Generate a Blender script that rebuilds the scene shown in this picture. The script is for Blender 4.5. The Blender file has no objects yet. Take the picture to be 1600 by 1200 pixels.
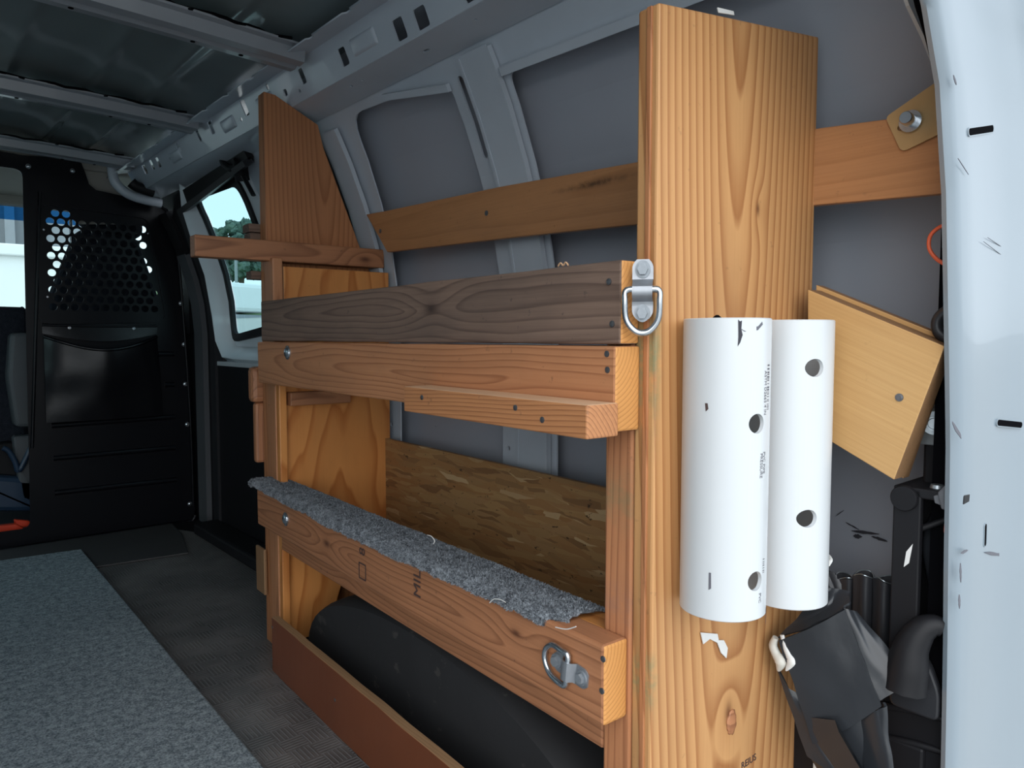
import bpy, bmesh, math, random
from mathutils import Vector, Matrix, noise
random.seed(7)
R = math.radians
D = bpy.data
COL = bpy.context.scene.collection

# ------------------------------------------------------------------ camera, sky, sun, exposure
CAMH, YAW, PIT, F, TH = .76, R(40.7), R(3.55), 1150.0, R(3.0)
cd = D.cameras.new('camera'); cd.sensor_width = 36; cd.lens = F*36/1600; cd.clip_start = .02; cd.clip_end = 500
cam = D.objects.new('camera', cd); COL.objects.link(cam)
cam.location = (0, 0, CAMH)
fw = Vector((math.sin(YAW)*math.cos(PIT), math.cos(YAW)*math.cos(PIT), -math.sin(PIT)))
cam.rotation_euler = fw.to_track_quat('-Z', 'Y').to_euler()
sc = bpy.context.scene
sc.camera = cam
sc.view_settings.view_transform = 'Standard'; sc.view_settings.look = 'None'
sc.view_settings.gamma = 1; sc.view_settings.use_curve_mapping = False
sc.view_settings.exposure = 0.18
sc.cycles.max_bounces = 8; sc.cycles.diffuse_bounces = 5; sc.cycles.transparent_max_bounces = 12

w = D.worlds.new('sky'); sc.world = w; w.use_nodes = True
nt = w.node_tree; nt.nodes.clear()
wo = nt.nodes.new('ShaderNodeOutputWorld'); bg = nt.nodes.new('ShaderNodeBackground')
tc = nt.nodes.new('ShaderNodeTexCoord'); sx = nt.nodes.new('ShaderNodeSeparateXYZ'); cr = nt.nodes.new('ShaderNodeValToRGB')
nt.links.new(tc.outputs['Generated'], sx.inputs[0]); nt.links.new(sx.outputs[2], cr.inputs[0])
cr.color_ramp.elements[0].position = 0.0; cr.color_ramp.elements[0].color = (.86, .94, 1.0, 1)
cr.color_ramp.elements[1].position = .8; cr.color_ramp.elements[1].color = (.76, .87, 1.0, 1)
nt.links.new(cr.outputs[0], bg.inputs[0]); bg.inputs[1].default_value = 1.65
nt.links.new(bg.outputs[0], wo.inputs[0])

sd = D.lights.new('sun', 'SUN'); sd.energy = 1.9; sd.angle = R(70); sd.color = (1, .97, .93)
sun = D.objects.new('sun', sd); COL.objects.link(sun)
sun.rotation_euler = Vector((.62, .66, -.50)).to_track_quat('-Z', 'Y').to_euler()   # bright hazy sky behind the camera
sun.location = (-2, -4, 5)

# ------------------------------------------------------------------ frames and points
MS = Matrix.Rotation(-TH, 4, 'Z')          # shelving stands 3 degrees off the van's axis
MV = Matrix.Identity(4)
def at(u, v, fr, ax, val):
    "point on the plane ax=val of frame fr ('v' van, 's' shelving) seen at pixel u,v of 1600x1200"
    a = (u-800)/F; b = -(v-600)/F
    fy = math.cos(PIT)+b*math.sin(PIT); z = -math.sin(PIT)+b*math.cos(PIT)
    x = math.sin(YAW)*fy+math.cos(YAW)*a; y = math.cos(YAW)*fy-math.sin(YAW)*a
    if fr == 's':
        x, y = x*math.cos(TH)-y*math.sin(TH), x*math.sin(TH)+y*math.cos(TH)
    t = {'X': val/x, 'Y': val/y, 'Z': (val-CAMH)/z}[ax]
    return Vector((x*t, y*t, CAMH+z*t))
def interp(tab, x):
    if x <= tab[0][0]: return tab[0][1]
    for (a, fa), (b, fb) in zip(tab, tab[1:]):
        if x <= b: return fa+(fb-fa)*(x-a)/(b-a)
    return tab[-1][1]
PROF = [(0, 1.04), (.78, 1.04), (.9, 1.03), (1.0, 1.01), (1.1, .978), (1.2, .937), (1.27, .902), (1.33, .868), (1.45, .79)]
def wx(z, off=0): return interp(PROF, z)+off

# ------------------------------------------------------------------ node helpers and materials
class NT:
    def __init__(s, name):
        s.m = D.materials.new(name); s.m.use_nodes = True; s.t = s.m.node_tree
        s.b = s.t.nodes['Principled BSDF']; s.out = s.t.nodes['Material Output']
    def n(s, typ, **kw):
        nd = s.t.nodes.new('ShaderNode'+typ)
        for k, v in kw.items(): setattr(nd, k, v)
        return nd
    def l(s, a, b): s.t.links.new(a, b)
    def put(s, sock, v):
        if isinstance(v, (int, float)): sock.default_value = v
        elif isinstance(v, (tuple, list)):
            sock.default_value = tuple(v)+((1,) if len(v) == 3 and sock.type == 'RGBA' else ())
        else: s.l(v, sock)
    def math(s, op, a, b=0.0, c=0.0):
        nd = s.n('Math', operation=op); s.put(nd.inputs[0], a); s.put(nd.inputs[1], b); s.put(nd.inputs[2], c); return nd.outputs[0]
    def vmath(s, op, a, b=(0, 0, 0)):
        nd = s.n('VectorMath', operation=op); s.put(nd.inputs[0], a); s.put(nd.inputs[1], b)
        return nd.outputs['Value'] if op == 'LENGTH' else nd.outputs[0]
    def xyz(s, v):
        nd = s.n('SeparateXYZ'); s.l(v, nd.inputs[0]); return nd.outputs
    def comb(s, a, b, c):
        nd = s.n('CombineXYZ')
        for i, q in enumerate((a, b, c)): s.put(nd.inputs[i], q)
        return nd.outputs[0]
    def noise(s, vec, scale=5, detail=3, rough=.5):
        nd = s.n('TexNoise'); s.l(vec, nd.inputs['Vector']); nd.inputs['Scale'].default_value = scale
        nd.inputs['Detail'].default_value = detail; nd.inputs['Roughness'].default_value = rough; return nd.outputs
    def ramp(s, fac, stops, interp='LINEAR'):
        nd = s.n('ValToRGB'); e = nd.color_ramp; e.interpolation = interp
        while len(e.elements) < len(stops): e.elements.new(.5)
        for el, (p, c) in zip(e.elements, stops):
            el.position = p; el.color = (c, c, c, 1) if isinstance(c, (int, float)) else tuple(c)+(1,)
        s.l(fac, nd.inputs[0]); return nd.outputs[0]
    def mix(s, fac, a, b, mode='MIX'):
        nd = s.n('Mix', data_type='RGBA', blend_type=mode); s.put(nd.inputs[0], fac)
        s.put(nd.inputs[6], a); s.put(nd.inputs[7], b); return nd.outputs[2]
    def bump(s, h, strength=.3, dist=.001):
        nd = s.n('Bump'); s.l(h, nd.inputs['Height']); nd.inputs['Strength'].default_value = strength
        nd.inputs['Distance'].default_value = dist; s.l(nd.outputs[0], s.b.inputs['Normal'])
    def obj(s): return s.n('TexCoord').outputs['Object']
    def set(s, **kw):
        for k, v in kw.items(): s.put(s.b.inputs[k.replace('_', ' ')], v)
        return s.m

def wood(name, light, dark, freq=95, t0=.05, k=.05, w0=0.0, warp=.012, rough=.55, fine=.35, dirt=.3, dirtcol=(.05, .035, .025),
         knots=(), stains=(), rand=.03, sharp=.62):
    s = NT(name); p = s.obj()
    rnd = s.n('ObjectInfo').outputs['Random']
    off = s.math('MULTIPLY', rnd, 7.0)
    p2 = s.vmath('ADD', p, s.comb(off, off, off))
    nz = s.noise(s.vmath('MULTIPLY', p2, (2.2, 9, 9)), 1.0, 2)[1]
    wv = s.vmath('MULTIPLY', s.vmath('SUBTRACT', nz, (.5, .5, .5)), (warp, warp, warp))
    q = s.xyz(s.vmath('ADD', p, wv))
    l, wd, t = q[0], q[1], q[2]
    ww = s.math('ADD', s.math('SUBTRACT', wd, w0), s.math('MULTIPLY', s.math('SUBTRACT', rnd, .5), rand))
    zz = s.math('ADD', s.math('ADD', t, t0), s.math('MULTIPLY', l, k))
    r = s.math('SQRT', s.math('ADD', s.math('MULTIPLY', ww, ww), s.math('MULTIPLY', zz, zz)))
    pp = s.xyz(p); kmask = None
    for (kl, kw, ks) in knots:
        dx = s.math('MULTIPLY', s.math('SUBTRACT', pp[0], kl), .45); dy = s.math('SUBTRACT', pp[1], kw)
        d2 = s.math('ADD', s.math('MULTIPLY', dx, dx), s.math('MULTIPLY', dy, dy))
        g = s.math('EXPONENT', s.math('MULTIPLY', d2, -1/(2.6*ks)**2))
        r = s.math('ADD', r, s.math('MULTIPLY', g, 1.6*ks))
        m = s.math('EXPONENT', s.math('MULTIPLY', d2, -1/(.62*ks)**2))
        kmask = m if kmask is None else s.math('MAXIMUM', kmask, m)
    fr = s.math('FRACT', s.math('MULTIPLY', r, freq))
    band = s.ramp(fr, [(0, 0), (sharp, .25), (.9, 1), (1, 0)])
    fib = s.noise(s.vmath('MULTIPLY', p2, (6, 260, 260)), 1.0, 3, .6)[0]
    fac = s.math('ADD', s.math('MULTIPLY', band, 1-fine), s.math('MULTIPLY', s.math('SUBTRACT', fib, .25), fine*1.4))
    col = s.mix(s.math('MAXIMUM', s.math('MINIMUM', fac, 1.0), 0.0), light, dark)
    big = s.noise(s.vmath('MULTIPLY', p2, (3, 8, 8)), 1.0, 4, .6)[0]
    col = s.mix(s.math('MULTIPLY', s.ramp(big, [(.42, 0), (.75, 1)]), dirt), col, dirtcol)
    spk = s.noise(p2, 55, 3, .7)[0]
    col = s.mix(s.math('MULTIPLY', s.ramp(spk, [(.66, 0), (.74, 1)]), .55*min(1, dirt*2.5)), col, dirtcol)
    for (sl, sw, srl, srw, sc_, amt) in stains:
        dx = s.math('DIVIDE', s.math('SUBTRACT', pp[0], sl), srl); dy = s.math('DIVIDE', s.math('SUBTRACT', pp[1], sw), srw)
        g = s.math('EXPONENT', s.math('MULTIPLY', s.math('ADD', s.math('MULTIPLY', dx, dx), s.math('MULTIPLY', dy, dy)), -1.0))
        g = s.math('MULTIPLY', g, s.ramp(spk, [(.3, 0), (.6, 1)]))
        col = s.mix(s.math('MULTIPLY', g, amt), col, sc_)
    if kmask is not None: col = s.mix(s.math('MULTIPLY', kmask, .85), col, (dark[0]*.35, dark[1]*.28, dark[2]*.3))
    s.l(col, s.b.inputs['Base Color']); s.b.inputs['Roughness'].default_value = rough
    s.bump(s.math('ADD', s.math('MULTIPLY', band, .5), fib), .35, .0007)
    return s.m

def paint(name, col, rough=.4, metal=0, var=.15, bump=.05, scratch=0, scol=(.02, .02, .025), coat=0, ns=6, sscale=18, sthr=.66, spec=.5):
    s = NT(name); p = s.obj()
    n1 = s.noise(p, ns, 4)[0]
    c = s.mix(s.math('MULTIPLY', s.ramp(n1, [(.35, 0), (.7, 1)]), var), col, tuple(x*.55 for x in col))
    if scratch:
        n2 = s.noise(s.vmath('MULTIPLY', p, (1, 1, 1.7)), sscale, 6, .72)[0]
        c = s.mix(s.math('MULTIPLY', s.ramp(n2, [(sthr, 0), (sthr+.03, 1)]), scratch), c, scol)
    s.l(c, s.b.inputs['Base Color'])
    s.set(Roughness=rough, Metallic=metal); s.b.inputs['Coat Weight'].default_value = coat
    if bump: s.bump(s.noise(p, 30, 3)[0], bump, .002)
    s.b.inputs['Specular IOR Level'].default_value = spec
    return s.m

def carpetmat(name, c1, c2, scale=400, bump=.8):
    s = NT(name); p = s.obj()
    a = s.noise(p, scale, 3, .75)[0]; b = s.noise(p, 4, 3)[0]; c_ = s.noise(p, 60, 3, .7)[0]
    f = s.math('ADD', s.math('MULTIPLY', a, .6), s.math('MULTIPLY', c_, .4))
    c = s.mix(s.ramp(f, [(.41, 0), (.60, 1)]), c1, c2)
    c = s.mix(s.math('MULTIPLY', b, .4), c, tuple(x*.6 for x in c1))
    s.l(c, s.b.inputs['Base Color']); s.set(Roughness=.95); s.b.inputs['Specular IOR Level'].default_value = .1
    s.bump(f, bump, .004); return s.m

M = {}
M['fir'] = wood('amber_fir', (.63, .335, .135), (.35, .135, .042), freq=88, t0=.070, k=-.075, w0=-.012, warp=.007, dirt=.16, fine=.22, rand=0,
                knots=((-.272, -.013, .011), (.36, .028, .006)), stains=((.18, -.158, .07, .009, (.12, .22, .12), .6), (-.19, -.158, .03, .009, (.12, .22, .12), .6)), sharp=.45)
M['fir_dark'] = wood('amber_fir_end', (.48, .205, .085), (.29, .105, .038), freq=95, t0=.06, k=-.07, w0=.0, warp=.008, dirt=.15, fine=.25, rand=0, sharp=.5)
M['stud'] = wood('oiled_stud', (.47, .205, .095), (.21, .078, .034), freq=110, t0=.02, k=.03, warp=.03, dirt=.3, fine=.35, knots=((.18, -.005, .012), (-.42, .01, .008)))
M['stud2'] = wood('honey_stud', (.55, .25, .115), (.29, .105, .043), freq=120, t0=.03, k=.04, warp=.03, dirt=.25, fine=.35)
M['post'] = wood('post_wood', (.58, .25, .11), (.29, .10, .04), freq=140, t0=.03, k=.02, warp=.012, dirt=.25,
                 stains=((.15, -.0, .03, .05, (.1, .19, .1), .6), (.02, 0, .03, .04, (.12, .13, .16), .5)))
M['weather'] = wood('weathered_board', (.235, .155, .115), (.068, .040, .030), freq=95, t0=.02, k=.035, warp=.035, dirt=.5, fine=.45, dirtcol=(.05, .042, .038), rough=.8,
                    knots=((-.18, .005, .014),))
M['ledger'] = wood('ledger_wood', (.55, .245, .10), (.22, .075, .028), freq=190, t0=.05, w0=.035, k=.05, warp=.02, dirt=.25, dirtcol=(.04, .03, .03))
M['ply'] = wood('plywood_face', (.68, .29, .085), (.44, .14, .03), freq=38, t0=.12, k=.10, w0=.03, warp=.09, dirt=.15, fine=.15, rough=.42)
M['strip'] = wood('varnished_strip', (.53, .25, .105), (.38, .165, .062), freq=60, t0=.05, k=.02, warp=.02, dirt=.22, fine=.55, rough=.4, stains=((-.1, .01, .08, .006, (.04, .02, .01), .8),))
M['birch'] = wood('birch_ply', (.60, .36, .145), (.45, .24, .085), freq=50, t0=.3, k=.05, warp=.03, dirt=.06, fine=.7, rough=.5)
M['edge'] = wood('ply_edge', (.34, .19, .09), (.16, .08, .035), freq=300, t0=.3, k=.0, warp=.003, dirt=.3, fine=.4)
M['endgrain'] = wood('end_grain', (.66, .31, .09), (.44, .18, .045), freq=190, w0=.045, t0=.045, k=.0, warp=.01, dirt=.12, fine=.15, rough=.6)
M['palewood'] = wood('shaving_lit_top', (.68, .43, .26), (.58, .34, .19), freq=60, t0=.2, k=.0, warp=.01, dirt=.08, fine=.6, rough=.7)
M['cutedge'] = wood('raw_board_edge', (.42, .25, .13), (.25, .13, .06), freq=200, t0=.1, warp=.01, dirt=.3, fine=.5)
M['laminate'] = paint('brown_laminate', (.19, .057, .023), .38, var=.35, bump=.03, scratch=.5, scol=(.3, .2, .15), sthr=.74)
M['white'] = paint('white_body_paint', (.60, .65, .68), .28, var=.12, bump=.04, coat=.3)
M['whitelit'] = paint('lit_white_paint', (.78, .84, .88), .25, var=.08, bump=.03, coat=.4)  # brighter copy of the white, light on the window frame put into the colour
M['whitein'] = paint('van_inner_paint', (.50, .555, .62), .33, var=.2, bump=.06, coat=.2)
M['pillar'] = paint('pillar_paint', (.235, .285, .325), .25, var=.08, bump=.03, scratch=.35, scol=(.2, .22, .25), coat=.4, sthr=.72)
M['skin'] = paint('bare_panel_grey', (.37, .395, .45), .6, var=.25, bump=.05, scratch=.35, scol=(.03, .03, .035), ns=2.5, sthr=.72)
M['roof'] = paint('roof_skin', (.25, .30, .31), .22, metal=.15, var=.3, bump=.03, ns=3, coat=.5)
M['bow'] = paint('roof_bow_paint', (.27, .295, .325), .35, var=.2, bump=.06, coat=.2)
M['pvc'] = paint('white_pipe', (.60, .625, .64), .3, var=.03, bump=.02, scratch=.75, scol=(.12, .12, .13), sscale=42, sthr=.745)
M['blacksteel'] = paint('black_powder_coat', (.006, .0065, .009), .3, var=.2, bump=.05, spec=.22)
M['blackpl'] = paint('black_plastic', (.010, .010, .012), .5, var=.3, bump=.1, spec=.25)
M['vinyl'] = paint('black_vinyl', (.006, .006, .008), .28, var=.2, bump=.25, spec=.4)
M['rubber'] = paint('black_rubber', (.022, .023, .027), .42, var=.3, bump=.2, scratch=.25, scol=(.16, .15, .14), sscale=40, sthr=.7)
M['greymat'] = paint('mat_rubber', (.05, .048, .048), .6, var=.3, bump=.1)
M['tape'] = paint('black_tape', (.026, .029, .034), .28, var=.4, bump=.3, scratch=.3, scol=(.22, .21, .2), sscale=60, sthr=.7)
M['well'] = paint('wheel_well_lining', (.022, .022, .024), .75, var=.5, bump=.3, scratch=.35, scol=(.10, .09, .08), sscale=12, sthr=.62)
M['zinc'] = paint('zinc_steel', (.62, .66, .70), .25, metal=.95, var=.35, bump=.05, ns=60)
M['clipzinc'] = paint('satin_zinc', (.36, .38, .41), .42, metal=.7, var=.35, bump=.1, ns=60)
M['boltmat'] = paint('bolt_zinc', (.30, .33, .36), .5, metal=.45, var=.5, bump=.1, ns=120)
M['oldzinc'] = paint('dull_zinc', (.42, .47, .50), .38, metal=.85, var=.4, bump=.1, ns=60)
M['screwmat'] = paint('dark_screw', (.20, .20, .21), .4, metal=.8, var=.4, bump=.1, ns=60)
M['brasspl'] = paint('yellow_zinc', (.50, .33, .15), .45, metal=.25, var=.25, bump=.06, scratch=.5, scol=(.14, .08, .04), sscale=60, sthr=.7, ns=30)
M['dark'] = paint('void_black', (.004, .004, .005), .9, var=0, bump=0, spec=.02)
M['greytrim'] = paint('grey_plastic_trim', (.10, .105, .115), .55, var=.1)
M['beige'] = paint('headliner', (.34, .33, .30), .9, var=.1)
M['seatgrey'] = paint('seat_plastic', (.11, .12, .13), .5, var=.1)
M['seatcloth'] = carpetmat('seat_cloth', (.02, .022, .03), (.04, .045, .06), 300, .3)
M['bluecloth'] = paint('blue_vinyl', (.03, .06, .11), .3, var=.3)
M['orange'] = paint('orange_plastic', (.75, .06, .02), .35, var=.1)
M['wire'] = paint('orange_wire', (.78, .13, .05), .4, var=0, bump=0)
M['bluepl'] = paint('blue_connector', (.05, .28, .50), .4, var=0, bump=0)
M['ink'] = paint('dark_ink', (.03, .03, .04), .7, var=0, bump=0)
M['greyink'] = paint('grey_ink', (.12, .12, .14), .7, var=0, bump=0)
M['woodink'] = paint('stamp_ink', (.07, .04, .035), .7, var=0, bump=0)
M['paper'] = paint('torn_white', (.72, .72, .70), .7, var=.15, bump=.3)
M['glue'] = paint('pale_glue', (.62, .60, .54), .5, var=.25, bump=.5)
M['carpet'] = carpetmat('grey_carpet', (.09, .10, .115), (.40, .44, .48), 300, .9)
M['carpet_floor'] = carpetmat('blue_grey_carpet', (.13, .16, .18), (.47, .53, .56), 230, 1.0)
M['tree'] = carpetmat('leaves', (.05, .085, .075), (.15, .22, .18), 1.2, .3)
M['trunk'] = paint('bark', (.09, .07, .05), .9)
M['box'] = paint('white_trailer', (.80, .82, .82), .5, var=.05)
M['corr'] = paint('grey_siding', (.28, .30, .33), .6)
M['conc'] = paint('concrete', (.46, .45, .42), .85, var=.2, ns=.3)
M['grass'] = paint('grass', (.13, .24, .07), .9, var=.4, ns=.3)

def osb():
    s = NT('strand_board'); p = s.obj()
    base = None
    nz = s.noise(p, 6, 3)[1]
    pd = s.vmath('ADD', p, s.vmath('MULTIPLY', s.vmath('SUBTRACT', nz, (.5,)*3), (.035,)*3))
    for i, (ang, sc_) in enumerate(((.3, 1), (1.3, 1.2), (-.7, 1.1))):
        mp = s.n('Mapping'); s.l(pd, mp.inputs[0]); mp.inputs['Rotation'].default_value = (0, 0, ang); mp.inputs['Scale'].default_value = (11*sc_, 85*sc_, 1)
        v = s.n('TexVoronoi'); s.l(mp.outputs[0], v.inputs['Vector']); v.inputs['Scale'].default_value = 1.0
        g = s.n('SeparateColor'); s.l(v.outputs['Color'], g.inputs[0])
        c = s.ramp(g.outputs[0], [(0, (.22, .11, .045)), (.35, (.40, .24, .10)), (.7, (.33, .165, .06)), (.93, (.38, .225, .10)), (.97, (.52, .36, .19))])
        base = c if base is None else s.mix(s.ramp(g.outputs[1], [(.5, 0), (.55, 1)]), base, c)
    sp = s.noise(s.vmath('MULTIPLY', p, (1, 2, 1)), 38, 4, .7)[0]
    base = s.mix(s.math('MULTIPLY', s.ramp(sp, [(.64, 0), (.68, 1)]), .8), base, (.02, .013, .01))
    s.l(base, s.b.inputs['Base Color']); s.set(Roughness=.6); s.bump(s.noise(p, 80, 3)[0], .3, .001); return s.m
M['osb'] = osb()

def tread():
    s = NT('tread_plate_mat'); p = s.obj(); q = s.xyz(p)
    c = .045
    cx = s.math('FLOOR', s.math('DIVIDE', q[0], c)); cy = s.math('FLOOR', s.math('DIVIDE', q[1], c))
    par = s.math('ABSOLUTE', s.math('MODULO', s.math('ADD', cx, cy), 2.0))
    sa = s.math('SINE', s.math('MULTIPLY', q[0], 2*math.pi/.0085)); sb = s.math('SINE', s.math('MULTIPLY', q[1], 2*math.pi/.0085))
    h = s.math('ADD', s.math('MULTIPLY', sa, par), s.math('MULTIPLY', sb, s.math('SUBTRACT', 1.0, par)))
    h = s.ramp(h, [(.1, 0), (.6, 1)])
    d = s.noise(p, 5, 5, .65)[0]
    c0 = s.mix(s.ramp(d, [(.4, 0), (.72, 1)]), (.080, .075, .073), (.21, .19, .18))
    sp = s.noise(p, 30, 4, .7)[0]
    c0 = s.mix(s.math('MULTIPLY', s.ramp(sp, [(.66, 0), (.72, 1)]), .6), c0, (.28, .26, .25))
    c0 = s.mix(s.math('MULTIPLY', h, .55), c0, (.25, .25, .255))
    s.l(c0, s.b.inputs['Base Color']); s.set(Roughness=.36); s.bump(h, 1.0, .003); return s.m
M['tread'] = tread()

def glassmat(name, tint, gl=.06):
    s = NT(name); t = s.n('BsdfTransparent'); g = s.n('BsdfGlossy'); mx = s.n('MixShader')
    t.inputs[0].default_value = tuple(tint)+(1,); g.inputs['Roughness'].default_value = .03
    mx.inputs[0].default_value = gl; s.l(t.outputs[0], mx.inputs[1]); s.l(g.outputs[0], mx.inputs[2]); s.l(mx.outputs[0], s.out.inputs[0]); return s.m
M['glass'] = glassmat('tinted_glass', (.40, .60, .62))
M['wsglass'] = glassmat('windshield_glass', (.62, .76, .76))
M['wsband'] = glassmat('shade_band_glass', (.03, .18, .42))

# ------------------------------------------------------------------ object helpers
WM = {}
def link(o, parent=None, W=None):
    COL.objects.link(o)
    W = W or Matrix.Identity(4)
    if parent: o.parent = parent; o.matrix_basis = WM[parent.name].inverted() @ W
    else: o.matrix_basis = W
    WM[o.name] = W.copy(); return o
def tag(o, label=None, cat=None, group=None, kind=None):
    for k, v in (('label', label), ('category', cat), ('group', group), ('kind', kind)):
        if v: o[k] = v
    return o
def thing(name, label, cat, W=None, group=None):
    o = D.objects.new(name, None); o.empty_display_size = .05
    link(o, None, W or Matrix.Identity(4)); return tag(o, label, cat, group)
def mesh_obj(name, me, mats, parent=None, W=None, smooth=False):
    o = D.objects.new(name, me)
    for m in (mats if isinstance(mats, (list, tuple)) else [mats]): me.materials.append(m)
    if smooth:
        for p in me.polygons: p.use_smooth = True
    return link(o, parent, W)
def from_bm(name, bm, mats, parent=None, W=None, smooth=False, bevel=0, seg=2, auto=None):
    if bevel:
        es = [e for e in bm.edges if len(e.link_faces) == 2 and e.calc_face_angle(0) > .5]
        bmesh.ops.bevel(bm, geom=es, offset=bevel, segments=seg, profile=.5, affect='EDGES')
    bmesh.ops.recalc_face_normals(bm, faces=bm.faces)
    me = D.meshes.new(name); bm.to_mesh(me); bm.free()
    o = mesh_obj(name, me, mats, parent, W, smooth)
    if auto: me.set_sharp_from_angle(angle=auto)
    return o
def axes(o, ex, ey, ez):
    return Matrix(((ex[0], ey[0], ez[0], o[0]), (ex[1], ey[1], ez[1], o[1]), (ex[2], ey[2], ez[2], o[2]), (0, 0, 0, 1)))
X, Y, Z = Vector((1, 0, 0)), Vector((0, 1, 0)), Vector((0, 0, 1))
def board(name, lo, hi, mats, parent=None, fr=MS, along='Y', bevel=.0025, endmat=None, topmat=None, rough=0, seg=2):
    "box lo..hi (frame coords); local x runs along the grain"
    lo, hi = Vector(lo), Vector(hi); c = (lo+hi)/2; d = hi-lo
    if along == 'Y': ex, ey, ez, dim = Y, Z, X, (d.y, d.z, d.x)
    elif along == 'X': ex, ey, ez, dim = X, Z, -Y, (d.x, d.z, d.y)
    else: ex, ey, ez, dim = Z, X, Y, (d.z, d.x, d.y)
    if along != 'Z' and d.z < min(d.x, d.y): # lying flat
        if along == 'Y': ex, ey, ez, dim = Y, -X, Z, (d.y, d.x, d.z)
        else: ex, ey, ez, dim = X, Y, Z, (d.x, d.y, d.z)
    bm = bmesh.new(); bmesh.ops.create_cube(bm, size=1); bmesh.ops.scale(bm, vec=dim, verts=bm.verts)
    if rough:
        n = max(2, int(dim[0]/.03))
        bmesh.ops.subdivide_edges(bm, edges=[e for e in bm.edges if abs(e.verts[0].co.x-e.verts[1].co.x) > .001], cuts=n)
    if bevel:
        es = [e for e in bm.edges if len(e.link_faces) == 2 and e.calc_face_angle(0) > .5]
        bmesh.ops.bevel(bm, geom=es, offset=min(bevel, min(dim)*.3), segments=seg, profile=.5, affect='EDGES')
    if rough:
        sd = random.random()*50
        for v in bm.verts:
            k = noise.noise_vector(Vector((v.co.x*9+sd, v.co.y*14, v.co.z*14)))
            v.co += Vector((0, k.y, k.z))*rough
    W = fr @ axes(c, ex, ey, ez)
    ml = [mats]
    if endmat:
        ml.append(endmat); i = len(ml)-1
        for f in bm.faces:
            if abs(f.normal.x) > .8: f.material_index = i
    if topmat:
        ml.append(topmat); i = len(ml)-1
        zl = (ex.z, ey.z, ez.z)
        for f in bm.faces:
            if f.normal.dot(Vector(zl)) > .9: f.material_index = i
    return from_bm(name, bm, ml, parent, W)
def bbox_o(name, lo, hi, mat, parent=None, fr=MV, bevel=.003):
    return board(name, lo, hi, mat, parent, fr, 'X', bevel)
def plate(name, pts, thick, W, mats, parent=None, bevel=.001, edge=None):
    "outline pts (x,y) extruded to +thick in local z"
    bm = bmesh.new(); vs = [bm.verts.new((p[0], p[1], 0)) for p in pts]; f = bm.faces.new(vs)
    r = bmesh.ops.extrude_face_region(bm, geom=[f]); bmesh.ops.translate(bm, verts=[v for v in r['geom'] if isinstance(v, bmesh.types.BMVert)], vec=(0, 0, thick))
    bmesh.ops.recalc_face_normals(bm, faces=bm.faces)
    if bevel:
        es = [e for e in bm.edges if e.calc_face_angle(0) > .5]
        bmesh.ops.bevel(bm, geom=es, offset=bevel, segments=2, profile=.5, affect='EDGES')
    ml = [mats]
    if edge:
        ml.append(edge)
        for f in bm.faces:
            if abs(f.normal.z) < .5: f.material_index = 1
    return from_bm(name, bm, ml, parent, W)
def fill2d(outer, holes=(), thick=0.0):
    "mesh of a flat region with holes in local xy, extruded symmetric by thick/2"
    cu = D.curves.new('tmp', 'CURVE'); cu.dimensions = '2D'; cu.fill_mode = 'BOTH'; cu.extrude = thick/2
    for pts in [outer]+list(holes):
        sp = cu.splines.new('POLY'); sp.points.add(len(pts)-1)
        for i, p in enumerate(pts): sp.points[i].co = (p[0], p[1], 0, 1)
        sp.use_cyclic_u = True
    o = D.objects.new('tmp', cu); COL.objects.link(o)
    dg = bpy.context.evaluated_depsgraph_get(); me = D.meshes.new_from_object(o.evaluated_get(dg))
    D.objects.remove(o); D.curves.remove(cu); return me
def rrect(cx, cy, w_, h_, r=.003, n=4, ang=0):
    out = []
    for sx_, sy_, a0 in ((1, 1, 0), (-1, 1, 90), (-1, -1, 180), (1, -1, 270)):
        for i in range(n+1):
            a = R(a0+90*i/n); out.append((sx_*(w_/2-r)+r*math.cos(a), sy_*(h_/2-r)+r*math.sin(a)))
    c, s_ = math.cos(ang), math.sin(ang)
    return [(cx+x*c-y*s_, cy+x*s_+y*c) for x, y in out]
def circ(cx, cy, r, n=20): return [(cx+r*math.cos(2*math.pi*i/n), cy+r*math.sin(2*math.pi*i/n)) for i in range(n)]
def roundpoly(pts, r, n=4):
    out = []; N = len(pts)
    for i in range(N):
        p0, p, p1 = Vector(pts[i-1]), Vector(pts[i]), Vector(pts[(i+1) % N])
        rr = r[i] if isinstance(r, (list, tuple)) else r
        if rr <= 0: out.append(tuple(p)); continue
        a = p+(p0-p).normalized()*rr; b = p+(p1-p).normalized()*rr
        for k in range(n+1):
            t = k/n; out.append(tuple(a*(1-t)**2+p*2*t*(1-t)+b*t*t))
    return out
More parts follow.
